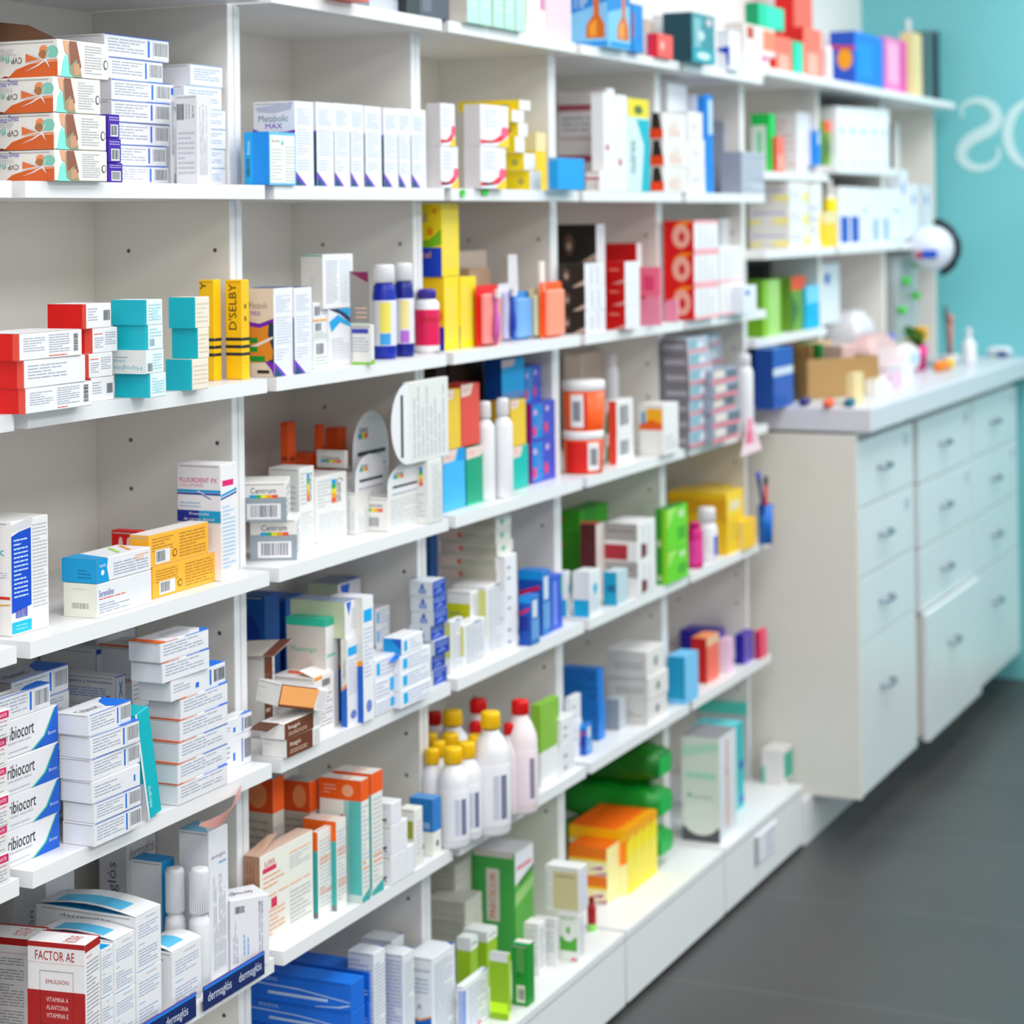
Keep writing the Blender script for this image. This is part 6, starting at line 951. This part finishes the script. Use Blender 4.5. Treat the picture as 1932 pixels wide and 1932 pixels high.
# low shelf of the first upper bay
U('grl', 1449, zK+.018, .06, 1473, 530, 'leaf green carton standing on the counter end', Y=.03, g='green cartons over the counter') if 0 else None
q = U('grl', 1440, zC, .06, 1474, 530, 'leaf green carton on the low shelf of the first upper bay', Y=.06, g='green cartons over the counter'); U('gor', 1494, zC, .06, 1521, 522, 'green carton with orange top on the low shelf', Y=.07, g='green cartons over the counter'); U('cyb', 1522, zC, .06, 1551, 540, 'cyan and white carton on the low shelf', Y=.06); U('whs', 1552, zC, .06, 1585, 498, 'tall white carton with a blue spot on the low shelf', Y=.09); U('dkg', 1445, zC, .05, 1492, 494, 'dark grey carton at the back of the low shelf', Y=.2)
# ================================================================== on the counter
def cyl(name, x, Y, wpx, yt, prof, m, label, cat, z=None, parts=()):
    z = zK if z is None else z; p = near(x, None, z, Y); r = wpx/2/ppm(p); h = zat(p, yt)-z; e = empty(name, p); tag(e, label, cat)
    mb = MB(); mb.lathe([(a*r, b*h) for a, b in prof], m); obj('body', mb, e); return e, r, h
U('blcb', 1460, zK, 1425, 1497, 660, 'blue carton with a pale band on the counter end', Y=-.02); U('blcb', 1434, zK, .05, 1462, 662, 'blue carton on the counter behind the banded one', Y=.06)
q = U('dkg', 1490, zK, .015, .09, 655, 'black tablet screen leaning on the counter', Y=.004, name='tablet', cat='tablet'); q.o.rotation_euler = (rad(-10), 0, 0)
mb = MB(); p = near(1525, 755, zK); p.z += .0003; a, b, h = .27, .15, .105
for x0, y0, x1, y1 in [(0, 0, a, .004), (0, b-.004, a, b), (0, .004, .004, b-.004), (a-.004, .004, a, b-.004)]: mb.box(x0, y0, 0, x1, y1, h, 'tanb_' if 0 else '#a8875e', .0008)
mb.box(.004, .004, 0, a-.004, b-.004, .004, '#a8845c', .0005); o = tag(obj('cardboard_box', mb, None, p, rad(-28)), 'open tan cardboard box on the counter holding packs', 'box')
flap(o, [(0, b, h), (0, 0, h), (-.018, .01, h+.038), (-.018, b-.01, h+.038)], '#a88a62'); flap(o, [(0, b, h), (a, b, h), (a-.01, b+.02, h+.035), (.01, b+.02, h+.035)], '#b8966e')
for i, (u, v, c, hh, l) in enumerate([(.04, .03, '#8a6a48', .135, 'tan card upright in the open box'), (.08, .03, '#2f7a40', .138, 'dark green card upright in the open box'), (.16, .03, '#d8b8b4', .13, 'pale pink pack in the open box')]):
    w = rad(-28); pp = p+V((u*cos(w)-v*sin(w), u*sin(w)+v*cos(w), .005)); mb = MB(); mb.box(0, 0, 0, .05 if i == 2 else .012, .09, hh, c, .003); tag(obj('pack', mb, None, pp, w), l, 'pack', 'packs in the open box')
pp = near(1600, None, zK, .24); 
soft(zK, near(1648, None, zK, -.03), .3, .085, .13, '#d9b7b6', '#e4cccc', 'pinkish bag lying beyond the cardboard box', None, 9); soft(zK, near(1620, None, zK, .08), .2, .1, .19, '#ecebee', '#dcdce4', 'white plastic bag standing behind the pinkish bag', None, 11); soft(zK, near(1712, None, zK, -.06), .16, .06, .09, '#f1eef0', '#c8d8ec', 'small white bag before the magenta vase', None, 12)
U('cr' if 0 else 'crm', 1612, zK, .02, 1630, 706, 'small cream carton in front of the cardboard box', Y=-.17); U('wpk', 1655, zK, .05, 1682, 716, 'small white and pink carton near the counter edge', Y=-.15)
for i, (x, c, l, Y) in enumerate([(1515, '#3a3a78', 'small violet tube lying on the counter before the cardboard box', -.06), (1560, '#f0785c', 'small coral tube lying on the counter before the cardboard box', -.13), (1600, '#2a6a7c', 'small teal tube lying on the counter beside the cream carton', -.175)]):
    p = near(x, None, zK, Y); e = empty('tube', p); tag(e, l, 'tube', 'small tubes on the counter'); mb = MB(); mb.tube([(0, 0, .011), (.05, .004, .011)], .011, c); obj('body', mb, e); mb = MB(); mb.tube([(.05, .004, .011), (.062, .005, .011)], .009, 'w'); obj('cap', mb, e)
p = near(1770, None, zK, -.1); e = empty('tube', p); tag(e, 'orange and yellow tube lying on the counter', 'tube', 'small tubes on the counter'); mb = MB(); mb.tube([(0, 0, .016), (.11, .0, .016)], [.016, .014], '#ee8a24'); obj('body', mb, e); mb = MB(); mb.tube([(.11, 0, .016), (.16, 0, .016)], .016, '#f4d040'); obj('cap', mb, e)
e, r, h = cyl('vase', 1734, -.03, 34, 652, [(0, 0), (.72, 0), (.85, .5), (1, 1), (.94, 1), (.8, .1), (0, .1)], mat('#d80c88', .35), 'magenta vase with yellow flowers on the counter', 'vase')
fl = MB(); lf = MB(); R = random.Random(4)
for i in range(16):
    a, rr, zz = R.uniform(0, 6.28), R.uniform(.005, .036), h+R.uniform(.012, .055); c = V((rr*cos(a), rr*sin(a), zz)); fl.tube([V((0, 0, h*.8)), c], .0012, '#4a7a30')
    for k in range(7): b = k*.9; fl.tube([c, c+V((.012*cos(b), .012*sin(b), .004))], [.003, .005], '#e8b820', n=6)
for i in range(10): a = R.uniform(0, 6.28); c = V((.03*cos(a)-.03, .03*sin(a), h+R.uniform(.03, .075))); lf.tube([V((0, 0, h*.8)), c*.9+V((0, 0, h*.1)), c], [.002, .012, .002], '#2f6a1c', flat=.25)
obj('flowers', fl, e); obj('leaves', lf, e)
e, r, h = cyl('pen_holder', 1793, -.07, 36, 668, [(0, 0), (.9, 0), (1, 1), (.93, 1), (.83, .05), (0, .05)], mat('#c8c8ce', .3), 'grey pen holder with an orange marker on the counter', 'pen holder')
for i, (dx, dy, zz, c, l) in enumerate([(-.012, 0, .16, '#8a7a74', 'brown pencil in the grey pen holder'), (0, .01, .18, '#5a6a74', 'slate pen in the grey pen holder'), (.014, .0, .15, '#f0704c', 'orange marker in the grey pen holder')]): mb = MB(); mb.tube([(0, 0, 0), (dx*.8, dy, zz)], .006, c); mb.tube([(dx*.72, dy*.9, zz*.82), (dx*.8, dy, zz+.004)], .0068, c); tag(obj('pen', mb, None, e.location+V((dx*.3, dy*.3, .006))), l, 'pen', 'pens in the grey holder')
bottle(zK, (1829, None), 26, 618, 'white nozzle bottle on the counter near the teal wall', 'nozzle_bottle', Y=-.11, sh=.5, nk=.7, nr=.35, cr=.35); bottle(zK, (1684, None), 26, 628, 'white bottle with a violet cap on the counter', 'lotion_bottle', Y=.01, cap='#7c8ce0')
mb = MB(); p = near(1893, None, zK, -.13); mb.lathe([(0, 0), (.06, 0), (.075, .012), (.07, .03), (.035, .042), (0, .045)], mat('#e6ecee', .3)); e = empty('tape_dispenser', p); tag(e, 'white rounded dispenser on the counter by the teal wall', 'dispenser'); obj('body', mb, e); mb = MB(); mb.box(-.1, -.03, 0, -.07, .0, .02, '#2f4a80', .003); obj('blade', mb, e)
U('whn', 1704, zK, .05, 1722, 692, 'small white carton on the counter, beside the little white bag', Y=-.13); U('lpk', 1690, zK, .04, 1702, 705, 'small pale pink carton on the counter, beside the little white bag', Y=-.14); U('gyb', 1763, zK, .04, 1776, 684, 'small grey carton on the counter behind the orange and yellow tube', Y=-.04)
# clear organiser with green dots against the teal wall
p = near(1690, None, zK, .05); e = empty('clear_organizer', p); tag(e, 'tall clear plastic organiser with green dots at the end of the counter', 'organizer'); a, b, h = .3, .2, .35
mb = MB(); 
for q_ in [(0, 0, 0, a, .003, h), (0, b-.003, 0, a, b, h), (0, .003, 0, .003, b-.003, h), (a-.003, .003, 0, a, b-.003, h)]: mb.box(*q_, glassy('#dfe6e8', .38, .1), .0006)
obj('case', mb, e); mb = MB()
for i in range(1, 4): mb.box(.003, .003, h*i/4, a-.003, b-.003, h*i/4+.003, glassy('#dfe6e8', .5, .1), .0005)
obj('tray', mb, e); mb = MB()
for u, v in [(.08, .26), (.22, .31), (.02, .17), (.2, .21), (.1, .1)]: mb = MB(); mb.lathe([(0, 0), (.012, .004), (.016, .014), (.012, .024), (0, .028)], mat('#4fc24e', .4), c=(u, -.018, v), n=14); obj('green_dot', mb, e)
for i, (u, zz, c, l) in enumerate([(.04, .004, '#1f4a60', 'dark teal pack in the lowest tray of the clear organiser'), (.1, .0925, '#a87c64', 'tan pack in the second tray of the clear organiser'), (.2, .18, '#b86a58', 'brick red pack in the third tray of the clear organiser')]): mb = MB(); mb.box(0, 0, 0, .06, .1, .075, c, .004); tag(obj('pack', mb, None, p+V((u, .04, zz))), l, 'pack', 'packs in the clear organiser')
# round desk fan-like dispenser hung above the organiser
p = near(1752, None, 1.5, -.02); zc = zat(p, 468); e = empty('wall_dispenser', (p.x, p.y, zc)); tag(e, 'round white dispenser with black rim above the clear organiser', 'dispenser')
mb = MB(); mb.lathe([(0, 0), (.062, 0), (.07, .01), (.07, .05), (.05, .075), (0, .085)], mat('#dfe4ee', .3)); o = obj('body', mb, e); o.rotation_euler = (rad(90), 0, rad(-62))
mb = MB(); mb.tube([(.0, -.085*cos(t*.22-1.2)-.008, .085*sin(t*.22-1.2)) for t in range(13)], .012, '#16242a'); obj('rim', mb, e); mb = MB(); mb.box(-.094, -.045, -.03, -.07, .0, -.006, '#1a58c0', .002); mb.box(-.092, .002, -.03, -.07, .02, -.01, '#b83048', .002); obj('label', mb, e); mb = MB(); mb.box(-.02, .0, -.02, .02, YK-p.y-.006, .02, '#c8ccd0', .003); obj('arm', mb, e)
